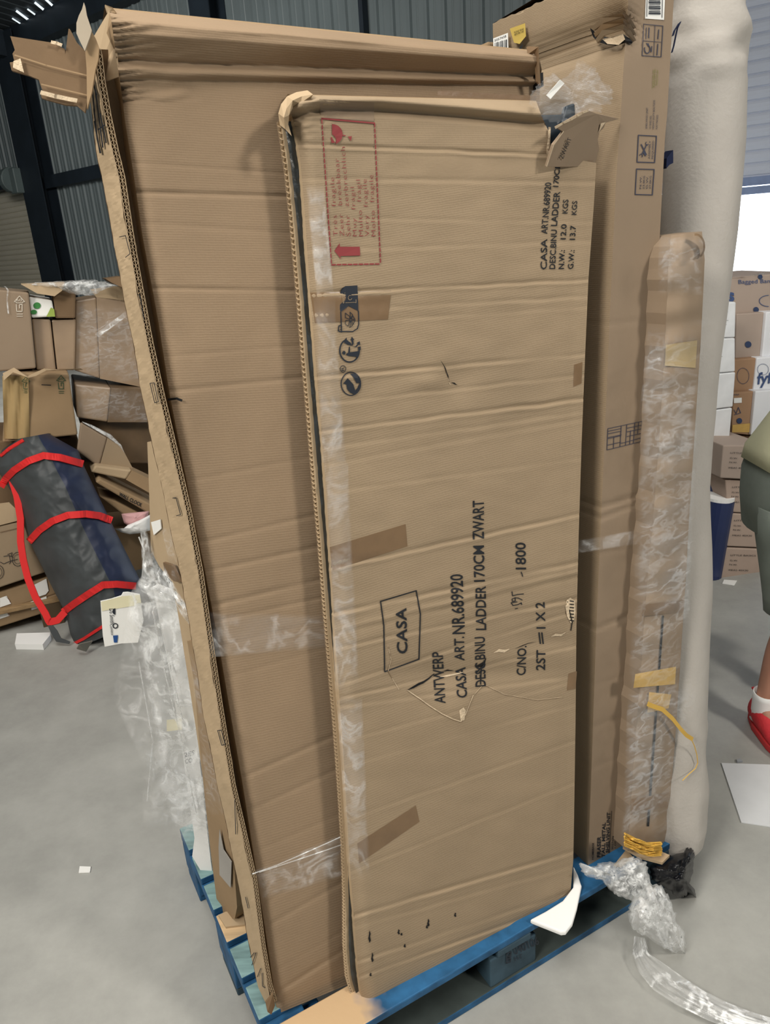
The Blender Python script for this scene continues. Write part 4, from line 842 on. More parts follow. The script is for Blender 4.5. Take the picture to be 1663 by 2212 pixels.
te = MB(); stroke_mb(te, lambda x, y: PC.at(x, y, .006), [(1187, 276), (1186, 300), (1183, 322), (1184, 346)], 5); link('torn_edge', te, TORN, lc)
te = MB(); poly_mb(te, lambda x, y: TC.at(x, y, .003), [(1298, 266), (1308, 264), (1300, 275), (1293, 286)]); link('torn_edge', te, TORN, lc)
LADM = mat('dark_teal_metal', (26, 42, 54), .4, var=.1, spec=.5)
ldr = thing('ladder', 'dark metal ladder end inside the torn corner of the ladder carton', 'ladder', PC.at(1200, 300, -.03))
LPn = PC.moved(-.012)
q = MB().prism([LPn.at(*p) for p in [(1158, 248), (1238, 246), (1240, 330), (1180, 330), (1180, 285)]], -PC.n * .02); link('rail', q, LADM, ldr, bevel=.003)
q = MB().prism([PC.moved(-.004).at(*p) for p in [(1226, 228), (1242, 222), (1244, 256), (1214, 268)]], -PC.n * .014); link('rail', q, LADM, ldr, bevel=.003)
crumple('bag_film', [(1145, 218), (1152, 196), (1165, 182), (1178, 166), (1197, 158), (1190, 172), (1204, 176), (1224, 166), (1240, 150), (1246, 128), (1262, 132), (1270, 140), (1284, 146), (1296, 166), (1320, 190), (1323, 206), (1318, 224), (1300, 228), (1297, 244), (1272, 242), (1250, 252), (1226, 262), (1200, 266), (1170, 256), (1156, 246)], PC.moved(.004), .035, .016, 5, FILM, ldr, sc_=.045, nr=18, jagg=.05)
lb = MB().prism([PC.at(1180, 206, .042), PC.at(1210, 172, .046), PC.at(1219, 180, .044), PC.at(1189, 214, .042)], -PC.n * .001); link('paper_tag', lb, WHITEP, ldr)
dk = MB().prism([PBIG.at(*p, off=.02) for p in [(1166, 158), (1173, 156), (1174, 186), (1167, 190)]], -PC.n * .02); tag(link('plastic_clip', dk, BLACK), 'small black plastic clip beside the top right of the flat carton', 'clip')
# ------------------------------------------------------------------ foam, film heaps and black film at the right foot
FO = Plane(atz(1232, 1932, PT + .016), EZ * .95 + NB * .22)
fm_ = MB().prism([FO.at(*p) for p in [(1144, 1986), (1178, 1968), (1215, 1945), (1238, 1915), (1238, 1868), (1248, 1888), (1256, 1912), (1246, 1960), (1236, 1994), (1222, 2012), (1212, 2013)]], -EZ * .014); tag(link('foam_corner', fm_, FOAM, bevel=.004), 'white foam corner poking out under the right foot of the ladder carton', 'foam')
F1 = Plane(atz(1340, 1915, PT) , -EY + EZ * .5); F2 = Plane(atz(1440, 2052, 0.02), -EY + EZ * .45)
fh = thing('film_heap', 'heap of crumpled clear stretch film spilling off the pallet front onto the concrete', 'plastic film', atz(1420, 2040, 0))
crumple('film_lobe', [(1250, 1862), (1256, 1880), (1268, 1890), (1280, 1872), (1300, 1862), (1330, 1862), (1352, 1852), (1378, 1852), (1396, 1864), (1404, 1890), (1408, 1930), (1396, 1944), (1370, 1946), (1340, 1938), (1318, 1924), (1300, 1902), (1270, 1895), (1256, 1882)], F1, .032, .030, 31, FILMD, fh, sc_=.06, nr=18, jagg=.05)
crumple('film_lobe', [(1380, 1924), (1404, 1908), (1428, 1914), (1446, 1936), (1452, 1960), (1462, 1976), (1460, 1990), (1476, 2010), (1481, 2046), (1478, 2058), (1456, 2058), (1430, 2048), (1392, 2022), (1370, 2008), (1356, 1986), (1360, 1956)], F2, .055, .036, 32, FILMD, fh, sc_=.06, nr=18, jagg=.05)
ft = MB(); tl_ = [(1370, 2022), (1366, 2060), (1380, 2100), (1410, 2138), (1460, 2170), (1520, 2200), (1580, 2225), (1640, 2245)]; tr_ = [(1392, 2026), (1402, 2060), (1432, 2080), (1474, 2110), (1520, 2140), (1570, 2165), (1620, 2185), (1670, 2200)]
rows = []
for j in range(61):
    t = j / 60 * (len(tl_) - 1); i = min(len(tl_) - 2, int(t)); k = t - i; a = np.array(tl_[i]) * (1 - k) + np.array(tl_[i + 1]) * k; b = np.array(tr_[i]) * (1 - k) + np.array(tr_[i + 1]) * k; r = []
    for c in range(25):
        s = c / 24; q = a + (b - a) * s; z = .012 + .022 * math.sin(math.pi * s) * (.6 + .5 * ridged((s * 3, j * .05, 3), 1, 3)) + .010 * ridged((s * 9, j * .04, 1), 1, 8); r.append(atz(q[0], q[1], max(.003, z)))
    rows.append(r)
o = link('film_strip', MB().grid(rows), FILMD, smooth=True); tag(o, 'long strip of clear stretch film trailing over the concrete at bottom right', 'plastic film')
BF = mat('black_film', (10, 11, 16), .34, var=.2, bump=.4, bscale=30, spec=.45)
K1 = Plane(atz(1455, 1935, 0.03), -EY + EZ * .3)
crb = crumple('black_film', [(1404, 1872), (1420, 1868), (1450, 1850), (1478, 1838), (1484, 1826), (1497, 1832), (1502, 1842), (1498, 1860), (1496, 1886), (1488, 1912), (1500, 1920), (1503, 1938), (1486, 1930), (1476, 1938), (1462, 1938), (1448, 1924), (1420, 1908), (1408, 1900)], K1, .05, .02, 41, BF, None, sc_=.03, nr=18, jagg=.05); tag(crb, 'crumpled black plastic film on the right corner of the blue pallet', 'plastic film')
# film bands round the load
film_patch('clear_film', [(440, 1318), (452, 1420)], [(722, 1330), (728, 1400)], PBIG, FILMC, bigc, amp=.004, seed=51, nx=40, ny=14, off=.008)
film_patch('clear_film', [(550, 1880), (560, 1950)], [(744, 1800), (746, 1890)], PBIG, FILMC, bigc, amp=.008, seed=52, nx=40, ny=14, sc_=.04, off=.012)
for pts in ([(545, 1888), (600, 1868), (660, 1842), (736, 1808)], [(560, 1884), (640, 1858), (700, 1838), (740, 1824)]):
    m = MB(); m.tube([PBIG.at(x, y, .016) for x, y in pts], .0011, 6); link('film_strand', m, FILMD, bigc)
film_patch('clear_film', [(1246, 1168), (1246, 1196)], [(1385, 1142), (1384, 1176)], PF.moved(.02), FILMC, tcn, amp=.006, seed=53, nx=24, ny=10, off=.0)
# ------------------------------------------------------------------ left side: narrow cartons, foam sheet, hanging film, printed card
LP = Plane(atz(500, 1985, PT) - EX * .0, sideN)
nc = thing('narrow_carton', 'narrow brown carton edge standing behind the fluted cardboard panel, low on the pallet', 'carton', atz(500, 1990, PT))
c1 = MB().prism([LP.at(*p) for p in [(404, 1385), (420, 1480), (430, 1600), (442, 1720), (456, 1850), (472, 1976), (507, 1985), (512, 1960), (500, 1800), (484, 1640), (466, 1500), (448, 1385)]], -sideN * .03); link('carton_body', c1, CARDP, nc)
film_patch('clear_film', [(404, 1390), (426, 1560), (446, 1760)], [(450, 1400), (478, 1560), (500, 1760)], LP, FILM, nc, amp=.008, seed=61, nx=16, ny=50, sc_=.05)
ep = MB().prism([Plane(atz(500, 1985, PT), EZ).at(*p) for p in [(472, 1980), (520, 1962), (534, 2000), (488, 2006)]], EZ * .006); link('bottom_flap', ep, CARDL, nc)
lbp = MB().prism([LP.at(*p, off=.006) for p in [(474, 1792), (483, 1836), (500, 1862), (498, 1918), (474, 1890), (472, 1830)]], -sideN * .001); link('paper_label', lbp, mat('grey_paper', (160, 156, 150), .6), nc)
U = Plane(LP.p + EY * .1, sideN)
nu = thing('narrow_carton', 'pale brown narrow carton edge with tape, above the hanging film at left', 'carton', U.at(474, 1905))
c2 = MB().prism([U.at(*p) for p in [(318, 955), (322, 1060), (326, 1190), (345, 1225), (372, 1258), (385, 1330), (404, 1450), (424, 1580), (444, 1720), (462, 1840), (474, 1905), (500, 1900), (484, 1760), (462, 1600), (440, 1450), (418, 1320), (396, 1220), (378, 1110), (358, 1000), (344, 950)]], -sideN * .05); link('carton_body', c2, CARDL, nu)
c3 = MB().prism([U.at(*p, off=.004) for p in [(326, 1128), (346, 1122), (348, 1142), (332, 1156)]], -sideN * .002); link('tape_strip', c3, WHITEP, nu)
c3 = MB().prism([U.at(*p, off=.012) for p in [(352, 1215), (372, 1222), (388, 1258), (376, 1256), (356, 1240)]], -sideN * .006); link('torn_edge', c3, CARDD, nu)
film_patch('clear_film', [(348, 1140), (372, 1260)], [(368, 1140), (392, 1262)], U, FILM, nu, amp=.012, seed=62, nx=10, ny=20, sc_=.06, off=.01)
fsn = MB(); FS = Plane(atz(440, 1880, PT), -EY * .8 - EX * .6)
fsn.prism([FS.at(*p) for p in [(330, 1270), (405, 1300), (418, 1480), (432, 1650), (448, 1800), (462, 1915), (440, 1892), (415, 1850), (420, 1810), (396, 1640), (372, 1480)]], EY * .02 + EX * .015); tag(link('foam_sheet', fsn, FOAM), 'white foam sheet standing under film on the left side of the pallet', 'foam')
hf = thing('hanging_film', 'torn translucent stretch film hanging from the left side of the pallet load', 'plastic film', FS.at(400, 1840, .03))
film_patch('film_sheet', [(304, 1150), (306, 1240), (276, 1290), (300, 1420), (330, 1560), (345, 1700), (395, 1830)], [(318, 1150), (350, 1240), (410, 1340), (424, 1480), (440, 1620), (452, 1740), (455, 1850)], FS.moved(.03), FILMD, hf, amp=.014, seed=71, nx=40, ny=90, sc_=.014)
film_patch('film_sheet', [(285, 1270), (262, 1400), (240, 1500), (300, 1640), (310, 1790)], [(340, 1270), (350, 1400), (350, 1520), (370, 1650), (420, 1830)], FS.moved(.06), FILMC, hf, amp=.02, seed=72, nx=30, ny=60, sc_=.012)
film_patch('film_sheet', [(318, 1790), (330, 1700), (300, 1600)], [(418, 1830), (430, 1740), (420, 1650)], FS.moved(.05), FILM, hf, amp=.03, seed=73, nx=24, ny=24, sc_=.03)
rows_l = [(318, 1200), (345, 1265), (400, 1340), (452, 1400)]; rows_r = [(352, 1218), (392, 1290), (436, 1345), (500, 1420)]
film_patch('film_rope', rows_l, rows_r, LP.moved(.03), FILMD, hf, amp=.012, seed=74, nx=16, ny=40, sc_=.05)
film_patch('film_rope', [(302, 1140), (308, 1200), (304, 1260), (330, 1310)], [(316, 1140), (326, 1200), (352, 1262), (392, 1320)], FS.moved(.05), FILMD, hf, amp=.014, seed=75, nx=12, ny=40, sc_=.05)
for pts in ([(300, 1160), (312, 1190), (306, 1260)], [(330, 1320), (356, 1450), (392, 1600), (424, 1760)], [(344, 1340), (372, 1460), (398, 1570)], [(300, 1430), (330, 1600), (318, 1730)], [(430, 1640), (446, 1622), (462, 1640), (440, 1660)]):
    m = MB(); m.tube([FS.at(x, y, .055) for x, y in pts], .0016, 6); link('film_fold', m, FILMD, hf)
CP = Plane(FS.at(260, 1340, .05), -EY * .95 - EX * .1 + EZ * .1)
pc = MB().prism([CP.at(*p) for p in [(217, 1299), (240, 1294), (262, 1287), (266, 1280), (276, 1279), (302, 1284), (310, 1340), (298, 1388), (262, 1390), (226, 1397), (222, 1372), (219, 1330)]], -CP.n * .004)
pcard = link('printed_card', pc, WHITEP); tag(pcard, 'torn white printed card caught in the hanging film at left', 'card')
yb = MB(); poly_mb(yb, lambda x, y: CP.at(x, y, .0008), [(218, 1300), (264, 1288), (302, 1285), (306, 1306), (220, 1320)]); link('tape_strip', yb, mat('pale_yellow_tape', (226, 220, 186), .5), pcard)
pm = MB(); S4 = lambda x, y: CP.at(x, y, .0014)
text_mb(pm, S4, 'DS Smith', (236, 1315), (238, 1348), (246, 1315)); link('printed_text', pm, INKB, pcard); pm = MB(); text_mb(pm, S4, 'Comieco', (237, 1349), (240, 1372), (244, 1349)); link('printed_text', pm, INKB, pcard)
pm = MB(); poly_mb(pm, S4, arc(249, 1321, 6, 7, 90, 270, 10)); stroke_mb(pm, S4, arc(249, 1352, 5, 5, 0, 360, 16), 2); link('printed_logo', pm, INKB, pcard)
pm = MB(); poly_mb(pm, S4, [(244, 1373), (255, 1372), (253, 1388), (246, 1388)]); link('printed_logo', pm, mat('royal_blue_ink', (40, 80, 140), .6), pcard)
pp = MB(); poly_mb(pp, lambda x, y: FS.at(x, y, .021), [(398, 1620), (420, 1612), (424, 1650), (404, 1652)]); pp2 = MB(); text_mb(pp2, lambda x, y: FS.at(x, y, .03), 'CO', (400, 1650), (415, 1646), (400, 1640)); text_mb(pp2, lambda x, y: FS.at(x, y, .03), '2ES', (398, 1636), (420, 1630), (398, 1626)); link('smudged_print', pp2, INKG, hf)
yt2 = MB(); poly_mb(yt2, lambda x, y: FS.at(x, y, .034), [(360, 1555), (392, 1552), (394, 1576), (360, 1580)]); link('tape_strip', yt2, mat('cream_tape', (224, 216, 180), .5), hf)
# ------------------------------------------------------------------ heap of cartons at the left
def yp(y, az=0.0, lean=0.0): return yplane(y, az, lean)
H = {}
def hbox(key, label, quad, y, depth, m=None, name='carton', cat='carton', az=0.0, lean=0.0, grp=None, bevel=.008):
    P = yp(y, az, lean); base_n = P.n.copy(); dv = -base_n.copy(); dv[2] = 0; dv /= np.linalg.norm(dv)
    t = thing(name, label, cat, P.at(*quad[3]) * .5 + P.at(*quad[2]) * .5, grp)
    o = link('carton_body', MB().prism([P.at(*p) for p in quad], dv * depth), m or CARDP, t, bevel=bevel); H[key] = (t, P); return t, P
def on(P, off=.004): return lambda x, y: P.at(x, y, off)
def pmark(t, P, m, fn, name='printed_mark', off=.004):
    mb = MB(); fn(mb, on(P, off)); return link(name, mb, m, t)
WHI = mat('white_ink', (206, 196, 180), .8)
GRN = mat('green_ink', (60, 84, 60), .8)
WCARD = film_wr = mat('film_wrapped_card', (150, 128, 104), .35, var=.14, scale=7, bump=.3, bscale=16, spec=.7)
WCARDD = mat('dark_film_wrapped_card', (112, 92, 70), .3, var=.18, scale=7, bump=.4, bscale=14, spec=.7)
# pallet under the heap
hp = thing('wooden_pallet', 'bare wooden pallet under the heap of cartons at left, behind the black bag', 'pallet', atz(70, 1370, 0))
HA = atz(-60, 1392, 0); HB = atz(140, 1345, 0); hx = HB - HA; hx /= np.linalg.norm(hx); hy = np.array([-hx[1], hx[0], 0]); HW = 1.25; HO = HB - hx * HW
WOOD = mat('old_pallet_wood', (148, 122, 88), .8, var=.2, scale=5, stretch=(2, 14, 14))
for y0 in (0, .17, .34, .51, .68): link('deck_board', MB().box(HO + hy * y0 + EZ * .12, hx * HW, hy * .12, EZ * .022), WOOD, hp, bevel=.003)
for x0 in (0, .55, HW - .1): link('bearer', MB().box(HO + hx * x0 + EZ * .0, hx * .1, hy * .8, EZ * .119), mat('dark_wood', (84, 70, 52), .9), hp)
def hs(x, y, z): return HO + hx * x + hy * y + EZ * z
def pxbox(key, label, quad, yoff, depth, m=None, name='carton', cat='carton', grp=None, zrot=None):
    """carton standing on the heap, front face parallel to the pallet front at yoff"""
    P = Plane(HO + hy * yoff, -hy); t = thing(name, label, cat, P.at(*quad[3]) * .5 + P.at(*quad[2]) * .5, grp)
    link('carton_body', MB().prism([P.at(*p) for p in quad], hy * depth), m or CARDP, t, bevel=.008); H[key] = (t, P); return t, P
FLATG = 'flat cartons stacked on the bare pallet'
t, P = pxbox('flat1', 'upper of two flat cartons with red and white corners on the bare pallet', [(-60, 1298), (133, 1238), (140, 1278), (-60, 1340)], .03, .5, CARDP, name='flat_carton', grp=FLATG)
pmark(t, P, WHITEP, lambda mb, S: poly_mb(mb, S, [(0, 1292), (14, 1287), (24, 1304), (0, 1312)]), 'white_corner'); pmark(t, P, INKR, lambda mb, S: stroke_mb(mb, S, [(12, 1288), (20, 1296), (23, 1305)], 1), 'red_arc')
l_ = pmark(t, P, WHITEP, lambda mb, S: poly_mb(mb, S, [(72, 1264), (100, 1250), (105, 1276), (99, 1284), (80, 1290)]), 'paper_label', .006)
t, P = pxbox('flat2', 'lower of two flat cartons with red and white corners on the bare pallet', [(-60, 1344), (130, 1280), (136, 1312), (-60, 1374)], .03, .5, CARDP, name='flat_carton', grp=FLATG)
pmark(t, P, WHITEP, lambda mb, S: poly_mb(mb, S, [(0, 1322), (12, 1317), (21, 1330), (0, 1337)]), 'white_corner'); pmark(t, P, INKR, lambda mb, S: stroke_mb(mb, S, [(10, 1318), (17, 1325), (20, 1331)], 1), 'red_arc')
pmark(t, P, WHITEP, lambda mb, S: poly_mb(mb, S, [(66, 1300), (100, 1288), (103, 1308), (68, 1318)]), 'paper_label', .006)
t, P = pxbox('bike', 'brown carton with a bicycle line drawing, behind the black bag', [(-60, 1150), (70, 1120), (100, 1236), (-60, 1290)], .0, .5, CARD)
def f_bike(mb, S):
    for cx, cy in ((38, 1208), (-4, 1236)): stroke_mb(mb, S, arc(cx, cy, 12, 15, 0, 360, 24), 1.1, True); stroke_mb(mb, S, arc(cx, cy, 8, 10, 0, 360, 20), .8, True)
    for q in ([(38, 1208), (22, 1212), (20, 1200), (28, 1204)], [(22, 1212), (8, 1218), (0, 1214)], [(20, 1200), (8, 1202)], [(24, 1202), (26, 1194), (16, 1198)], [(20, 1218), (24, 1212)]): stroke_mb(mb, S, q, 1.2)
pmark(t, P, INK, f_bike, 'bicycle_drawing'); pmark(t, P, CARDD, lambda mb, S: stroke_mb(mb, S, [(0, 1150), (52, 1138)], 1.4), 'lid_line')
fl_q = MB().prism([P.at(*p, off=.006) for p in [(-60, 1096), (20, 1086), (46, 1110), (50, 1122), (-60, 1150)]], -P.n * .01); link('lid_flap', fl_q, CARDL, t)
pxbox('back1', 'brown carton under the crushed carton, mostly behind the black bag', [(-60, 955), (168, 945), (190, 1130), (-60, 1160)], .18, .5, CARDD)
pxbox('back2', 'brown carton low behind the right edge of the black bag', [(230, 1140), (330, 1128), (330, 1225), (262, 1240)], .10, .4, CARDP)
pxbox('back3', 'deep brown carton at the core of the heap behind the flat clock carton', [(150, 1000), (340, 990), (340, 1150), (160, 1160)], .36, .4, CARDD)
# crushed carton with bent flap
t, P = pxbox('crush', 'crushed brown carton with bent open flap above the black bag', [(14, 806), (148, 806), (168, 940), (5, 956)], .06, .45, CARDP)
cf = MB(); cf.grid([[P.at(x, y, o) for x, y, o in r] for r in ([(6, 806, .02), (30, 794, .03), (60, 812, .05), (95, 796, .03), (130, 798, .04), (180, 799, .10)], [(8, 822, .05), (28, 804, .06), (62, 816, .10), (78, 812, .10), (100, 800, .10), (174, 796, .12)])]); link('bent_flap', cf, CARDL, t, smooth=False)
cw = MB(); rr_ = []
for j in range(9):
    y = 812 + j * 17; rr_.append([P.at(5 + i * 7 + j * .5, y, .012 + .012 * math.sin(i * 1.7 + j * .45)) for i in range(9)])
cw.grid(rr_); link('wrinkled_side', cw, mat('kraft_card_yellowed', (160, 136, 94), .7, var=.08, scale=6), t, smooth=True)
def f_up(x, y, s):
    def f(mb, S):
        stroke_mb(mb, S, [(x - 10 * s, y), (x, y - 11 * s), (x + 10 * s, y), (x + 6 * s, y), (x + 6 * s, y + 2 * s), (x - 6 * s, y + 2 * s), (x - 6 * s, y)], 1.3 * s, True); text_mb(mb, S, '60', (x - 6 * s, y - 1 * s), (x + 5 * s, y - 1 * s), (x - 6 * s, y - 6 * s)); stroke_mb(mb, S, [(x - 6 * s, y + 5 * s), (x - 5 * s, y + 18 * s), (x + 5 * s, y + 18 * s), (x + 5 * s, y + 5 * s), (x, y + 5 * s), (x, y + 12 * s)], 1.6 * s)
        stroke_mb(mb, S, [(x - 5 * s, y + 23 * s), (x + 6 * s, y + 23 * s)], 1.3 * s); stroke_mb(mb, S, [(x - 5 * s, y + 27 * s), (x + 6 * s, y + 27 * s)], 1.1 * s)
    return f
pmark(t, P, GRN, f_up(132, 822, 1.0), 'arrow_mark'); pmark(t, P, GRN, f_up(56, 824, .9), 'arrow_mark', .02); pmark(t, P, INK, lambda mb, S: stroke_mb(mb, S, [(90, 831), (110, 832)], 1.6), 'hand_slot')
# wrapped cartons behind
t, P = pxbox('up60', 'brown carton with a white upward arrow at the top left of the heap', [(-40, 622), (62, 632), (78, 796), (-40, 806)], .10, .4, CARDG)
pmark(t, P, WHI, f_up(42, 652, 1.15), 'arrow_mark')
st_ = MB(); st_.ribbon([P.at(x, y, .012) for x, y in [(10, 618), (17, 626), (15, 648), (18, 678)]], EX, .006); link('film_strand', st_, FILMD, t)
pxbox('w1', 'narrow film-wrapped brown carton under the white and green box', [(68, 688), (109, 690), (121, 800), (79, 800)], .16, .3, WCARD); pxbox('w2', 'film-wrapped brown carton between the green box and the tall wrapped carton', [(111, 691), (164, 689), (162, 800), (123, 800)], .17, .3, WCARD)
t, P = pxbox('green', 'white box with green leafy picture near the top of the heap', [(62, 640), (112, 648), (119, 684), (68, 687)], .14, .3, WHITEP, name='printed_box', cat='box')
pmark(t, P, mat('leaf_green', (60, 128, 66), .6), lambda mb, S: (poly_mb(mb, S, arc(80, 660, 8, 7, 0, 350, 14)), poly_mb(mb, S, arc(73, 674, 7, 5, 0, 350, 14))), 'green_picture'); pmark(t, P, mat('lime_green', (150, 170, 80), .6), lambda mb, S: poly_mb(mb, S, [(100, 684), (110, 664), (117, 668), (119, 684)]), 'green_picture')
pxbox('dk', 'small dark brown box beside the white and green box', [(113, 624), (164, 632), (163, 688), (119, 688)], .15, .3, CARDD, name='small_box', cat='box')
t, P = pxbox('tallw', 'tall film-wrapped carton at the upper right of the heap', [(163, 650), (208, 642), (216, 818), (160, 800)], .20, .35, WCARD); q = MB().prism([P.at(*p) for p in [(208, 642), (330, 655), (335, 842), (216, 818)]], hy * .3); link('side_panel', q, WCARD, t)
for pts in ([(194, 625), (250, 618), (255, 650), (208, 642)], [(250, 618), (290, 625), (292, 658), (254, 650)]): q = MB().prism([P.at(*p) for p in pts], hy * .012); link('open_flap', q, CARDL, t)
film_patch('clear_film', [(164, 652), (160, 810)], [(300, 660), (320, 835)], P.moved(.012), FILM, t, amp=.012, seed=81, nx=26, ny=30, sc_=.03)
film_patch('film_band', [(204, 722), (212, 730)], [(276, 668), (280, 680)], P.moved(.03), FILMD, t, amp=.008, seed=82, nx=14, ny=6, sc_=.05)
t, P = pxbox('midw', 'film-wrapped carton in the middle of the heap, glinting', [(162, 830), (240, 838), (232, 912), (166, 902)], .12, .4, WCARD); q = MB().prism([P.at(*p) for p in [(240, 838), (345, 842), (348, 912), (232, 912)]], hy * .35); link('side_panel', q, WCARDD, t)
film_patch('clear_film', [(163, 828), (165, 904)], [(330, 842), (335, 915)], P.moved(.014), FILM, t, amp=.014, seed=83, nx=26, ny=18, sc_=.03)
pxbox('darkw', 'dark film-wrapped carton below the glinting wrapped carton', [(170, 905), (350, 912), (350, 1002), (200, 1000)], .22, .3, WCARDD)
t, P = pxbox('open', 'open plain carton tilted on its corner beside the black bag', [(174, 912), (232, 946), (214, 1010), (166, 974)], .02, .02, CARDG); q = MB().prism([P.at(*p) for p in [(232, 946), (262, 965), (300, 1036), (214, 1012)]], hy * .02); link('side_panel', q, CARD, t)
q = MB().prism([P.at(*p, off=.004) for p in [(178, 912), (200, 920), (240, 940), (262, 962), (270, 980), (256, 962), (232, 944)]], hy * .02); link('film_edge', q, FILMD, t)
t, P = pxbox('lid', 'shallow brown carton lid lying above the flat clock carton', [(196, 1020), (206, 1006), (285, 1016), (272, 1036)], -.04, .14, CARDL); q = MB().prism([P.at(*p) for p in [(285, 1016), (335, 1040), (335, 1072), (272, 1036)]], hy * .1); link('side_panel', q, CARDP, t)
t, P = pxbox('clock', 'flat brown wall clock carton lying tilted beside the bag', [(206, 1042), (215, 1034), (335, 1094), (335, 1118)], -.08, .22, CARDP)
pmark(t, P, INK, lambda mb, S: text_mb(mb, S, 'WALL CLOCK', (256, 1070), (305, 1095), (259, 1063), bold=.03), 'printed_text')
pxbox('low', 'plain brown carton under the flat clock carton', [(214, 1072), (250, 1082), (335, 1126), (335, 1165), (262, 1130)][:4], -.05, .2, CARDP)
# loose film and card scraps on the top
crumple('film', [(40, 613), (90, 610), (150, 606), (200, 604), (240, 612), (262, 616), (236, 622), (190, 640), (150, 634), (120, 622), (60, 618)], Plane(HO + hy * .14, -hy), .05, .03, 91, FILMD, None, sc_=.05, nr=12, jagg=.08)
o = bpy.data.objects['film']; o.name = 'film_scrap'; tag(o, 'crumpled film and paper scraps on top of the carton heap', 'plastic film')
for i, (q, lab) in enumerate((([(45, 614), (90, 612), (140, 610), (134, 628), (118, 640), (80, 634)], 'bent card flap lying on top of the heap above the white and green box'), ([(228, 602), (262, 597), (292, 606), (288, 632), (240, 610)], 'dark card scrap on top of the heap beside the tall cardboard panel'))):
    tag(link('cardboard_scrap', MB().prism([Plane(HO + hy * .1, -hy).at(*p) for p in q], hy * .2), CARDL if i == 0 else CARDD), lab, 'cardboard')
RG = Plane(HO + hy * -.10, -hy)
o = crumple('rag', [(262, 1110), (290, 1107), (322, 1104), (318, 1120), (296, 1132), (280, 1138), (268, 1130)], RG, .03, .01, 92, mat('pink_sheet', (206, 160, 160), .6, var=.05), None, sc_=.06, nr=8); o.name = 'pink_wrapper'; tag(o, 'crumpled pink wrapper beside the black bag', 'wrapper')
o = crumple('rag', [(247, 1142), (262, 1146), (276, 1134), (300, 1124), (324, 1112), (324, 1146), (300, 1152), (280, 1154), (262, 1150)], RG.moved(.03), .03, .01, 93, FOAM, None, sc_=.06, nr=8); o.name = 'plastic_bag'; tag(o, 'crumpled white plastic under the pink wrapper', 'plastic bag')
# ------------------------------------------------------------------ black holdall with red straps
BGP = Plane(atz(190, 1405, 0) + np.array([0, .10, 0]), np.array([0, -1, .30]))
CHAR = mat('charcoal_nylon', (66, 70, 72), .55, var=.22, scale=7, bump=.35, bscale=14, spec=.4)
NVY = mat('navy_nylon', (36, 44, 68), .5, var=.22, scale=7, bump=.35, bscale=14, spec=.4)
RED = mat('red_webbing', (214, 44, 44), .7, var=.05)
bag = thing('holdall_bag', 'large dark grey and navy holdall with red straps leaning on the carton heap', 'bag', BGP.at(190, 1395))
BLf = [(38, 948), (4, 972), (-10, 1010), (30, 1070), (64, 1170), (104, 1252), (142, 1325), (152, 1370), (166, 1400)]
BRt = [(104, 936), (168, 972), (182, 1008), (216, 1078), (246, 1140), (276, 1200), (302, 1252), (304, 1300), (300, 1345)]
def disp_bag(px, py, s, t):
    return .16 * math.sin(math.pi * min(1, max(0, s))) ** .7 * (1 - .35 * max(0, (t - .75) / .25)) + .020 * ridged((px, py, 3), .014, 4) * math.sin(math.pi * s) + .010 * nz((px * .04, py * .03, 2)) * math.sin(math.pi * s)
rows, _ = panel_rows(BGP, BLf, BRt, 80, 180, disp_bag, 1, 1)
link('grey_panel', MB().grid([r[:54] for r in rows]), CHAR, bag, smooth=True); link('navy_panel', MB().grid([r[53:] for r in rows]), NVY, bag, smooth=True)
bkg = MB().grid([[r[0], BGP.at(*proj(r[40])) - BGP.n * .12, r[-1]] for r in rows], flip=True); bkg.grid([rows[-1], [BGP.at(*proj(p)) - BGP.n * .05 for p in rows[-1]]]); bkg.grid([[BGP.at(*proj(p)) - BGP.n * .05 for p in rows[0]], rows[0]]); link('back_panel', bkg, CHAR, bag, smooth=True)
def bag_surf(x, y, off=.012):
    l = lerp_poly(BLf, y); r = lerp_poly(BRt, y); s = min(1, max(0, (x - l) / max(5, r - l)))
    return BGP.at(x, y, off + .165 * math.sin(math.pi * s) ** .7)
def strap(name, pts, w, surf=bag_surf):
    d = []
    for a, b in zip(pts[:-1], pts[1:]): d += [np.array(a, float) * (1 - k / 6) + np.array(b, float) * k / 6 for k in range(6)]
    d.append(np.array(pts[-1], float)); r = []
    for i, q in enumerate(d):
        tn = d[min(i + 1, len(d) - 1)] - d[max(i - 1, 0)]; nn_ = np.array([-tn[1], tn[0]]) / (np.linalg.norm(tn) + 1e-9) * w / 2; r.append([surf(*(q - nn_)), surf(*(q + nn_))])
    return link(name, MB().grid(r), RED, bag, solid=.004)
# project straps onto the bag by nearest column of its own surface
Wb = np.array([[proj(p) for p in r] for r in rows]); Pb = np.array(rows)
def on_bag(x, y, off=.012):
    d = (Wb[..., 0] - x) ** 2 + (Wb[..., 1] - y) ** 2; j, i = np.unravel_index(np.argmin(d), d.shape)
    if d[j, i] > 100: return BGP.at(x, y, .03)
    return Plane(Pb[j, i], BGP.n).at(x, y, off)
for pts in ([(2, 1052), (12, 1034), (30, 1016), (60, 996), (94, 984), (130, 988), (180, 1002)], [(62, 1170), (84, 1146), (112, 1126), (146, 1113), (186, 1110), (216, 1114), (242, 1124)], [(136, 1322), (160, 1304), (190, 1284), (222, 1264), (252, 1262), (294, 1266)]): strap('red_strap', pts, 15, on_bag)
strap('red_piping', [(158, 1391), (180, 1380), (216, 1357), (240, 1340)], 6, on_bag); strap('red_piping', [(0, 985), (20, 968), (50, 950)], 6, on_bag)
hpl = BGP.moved(.05)
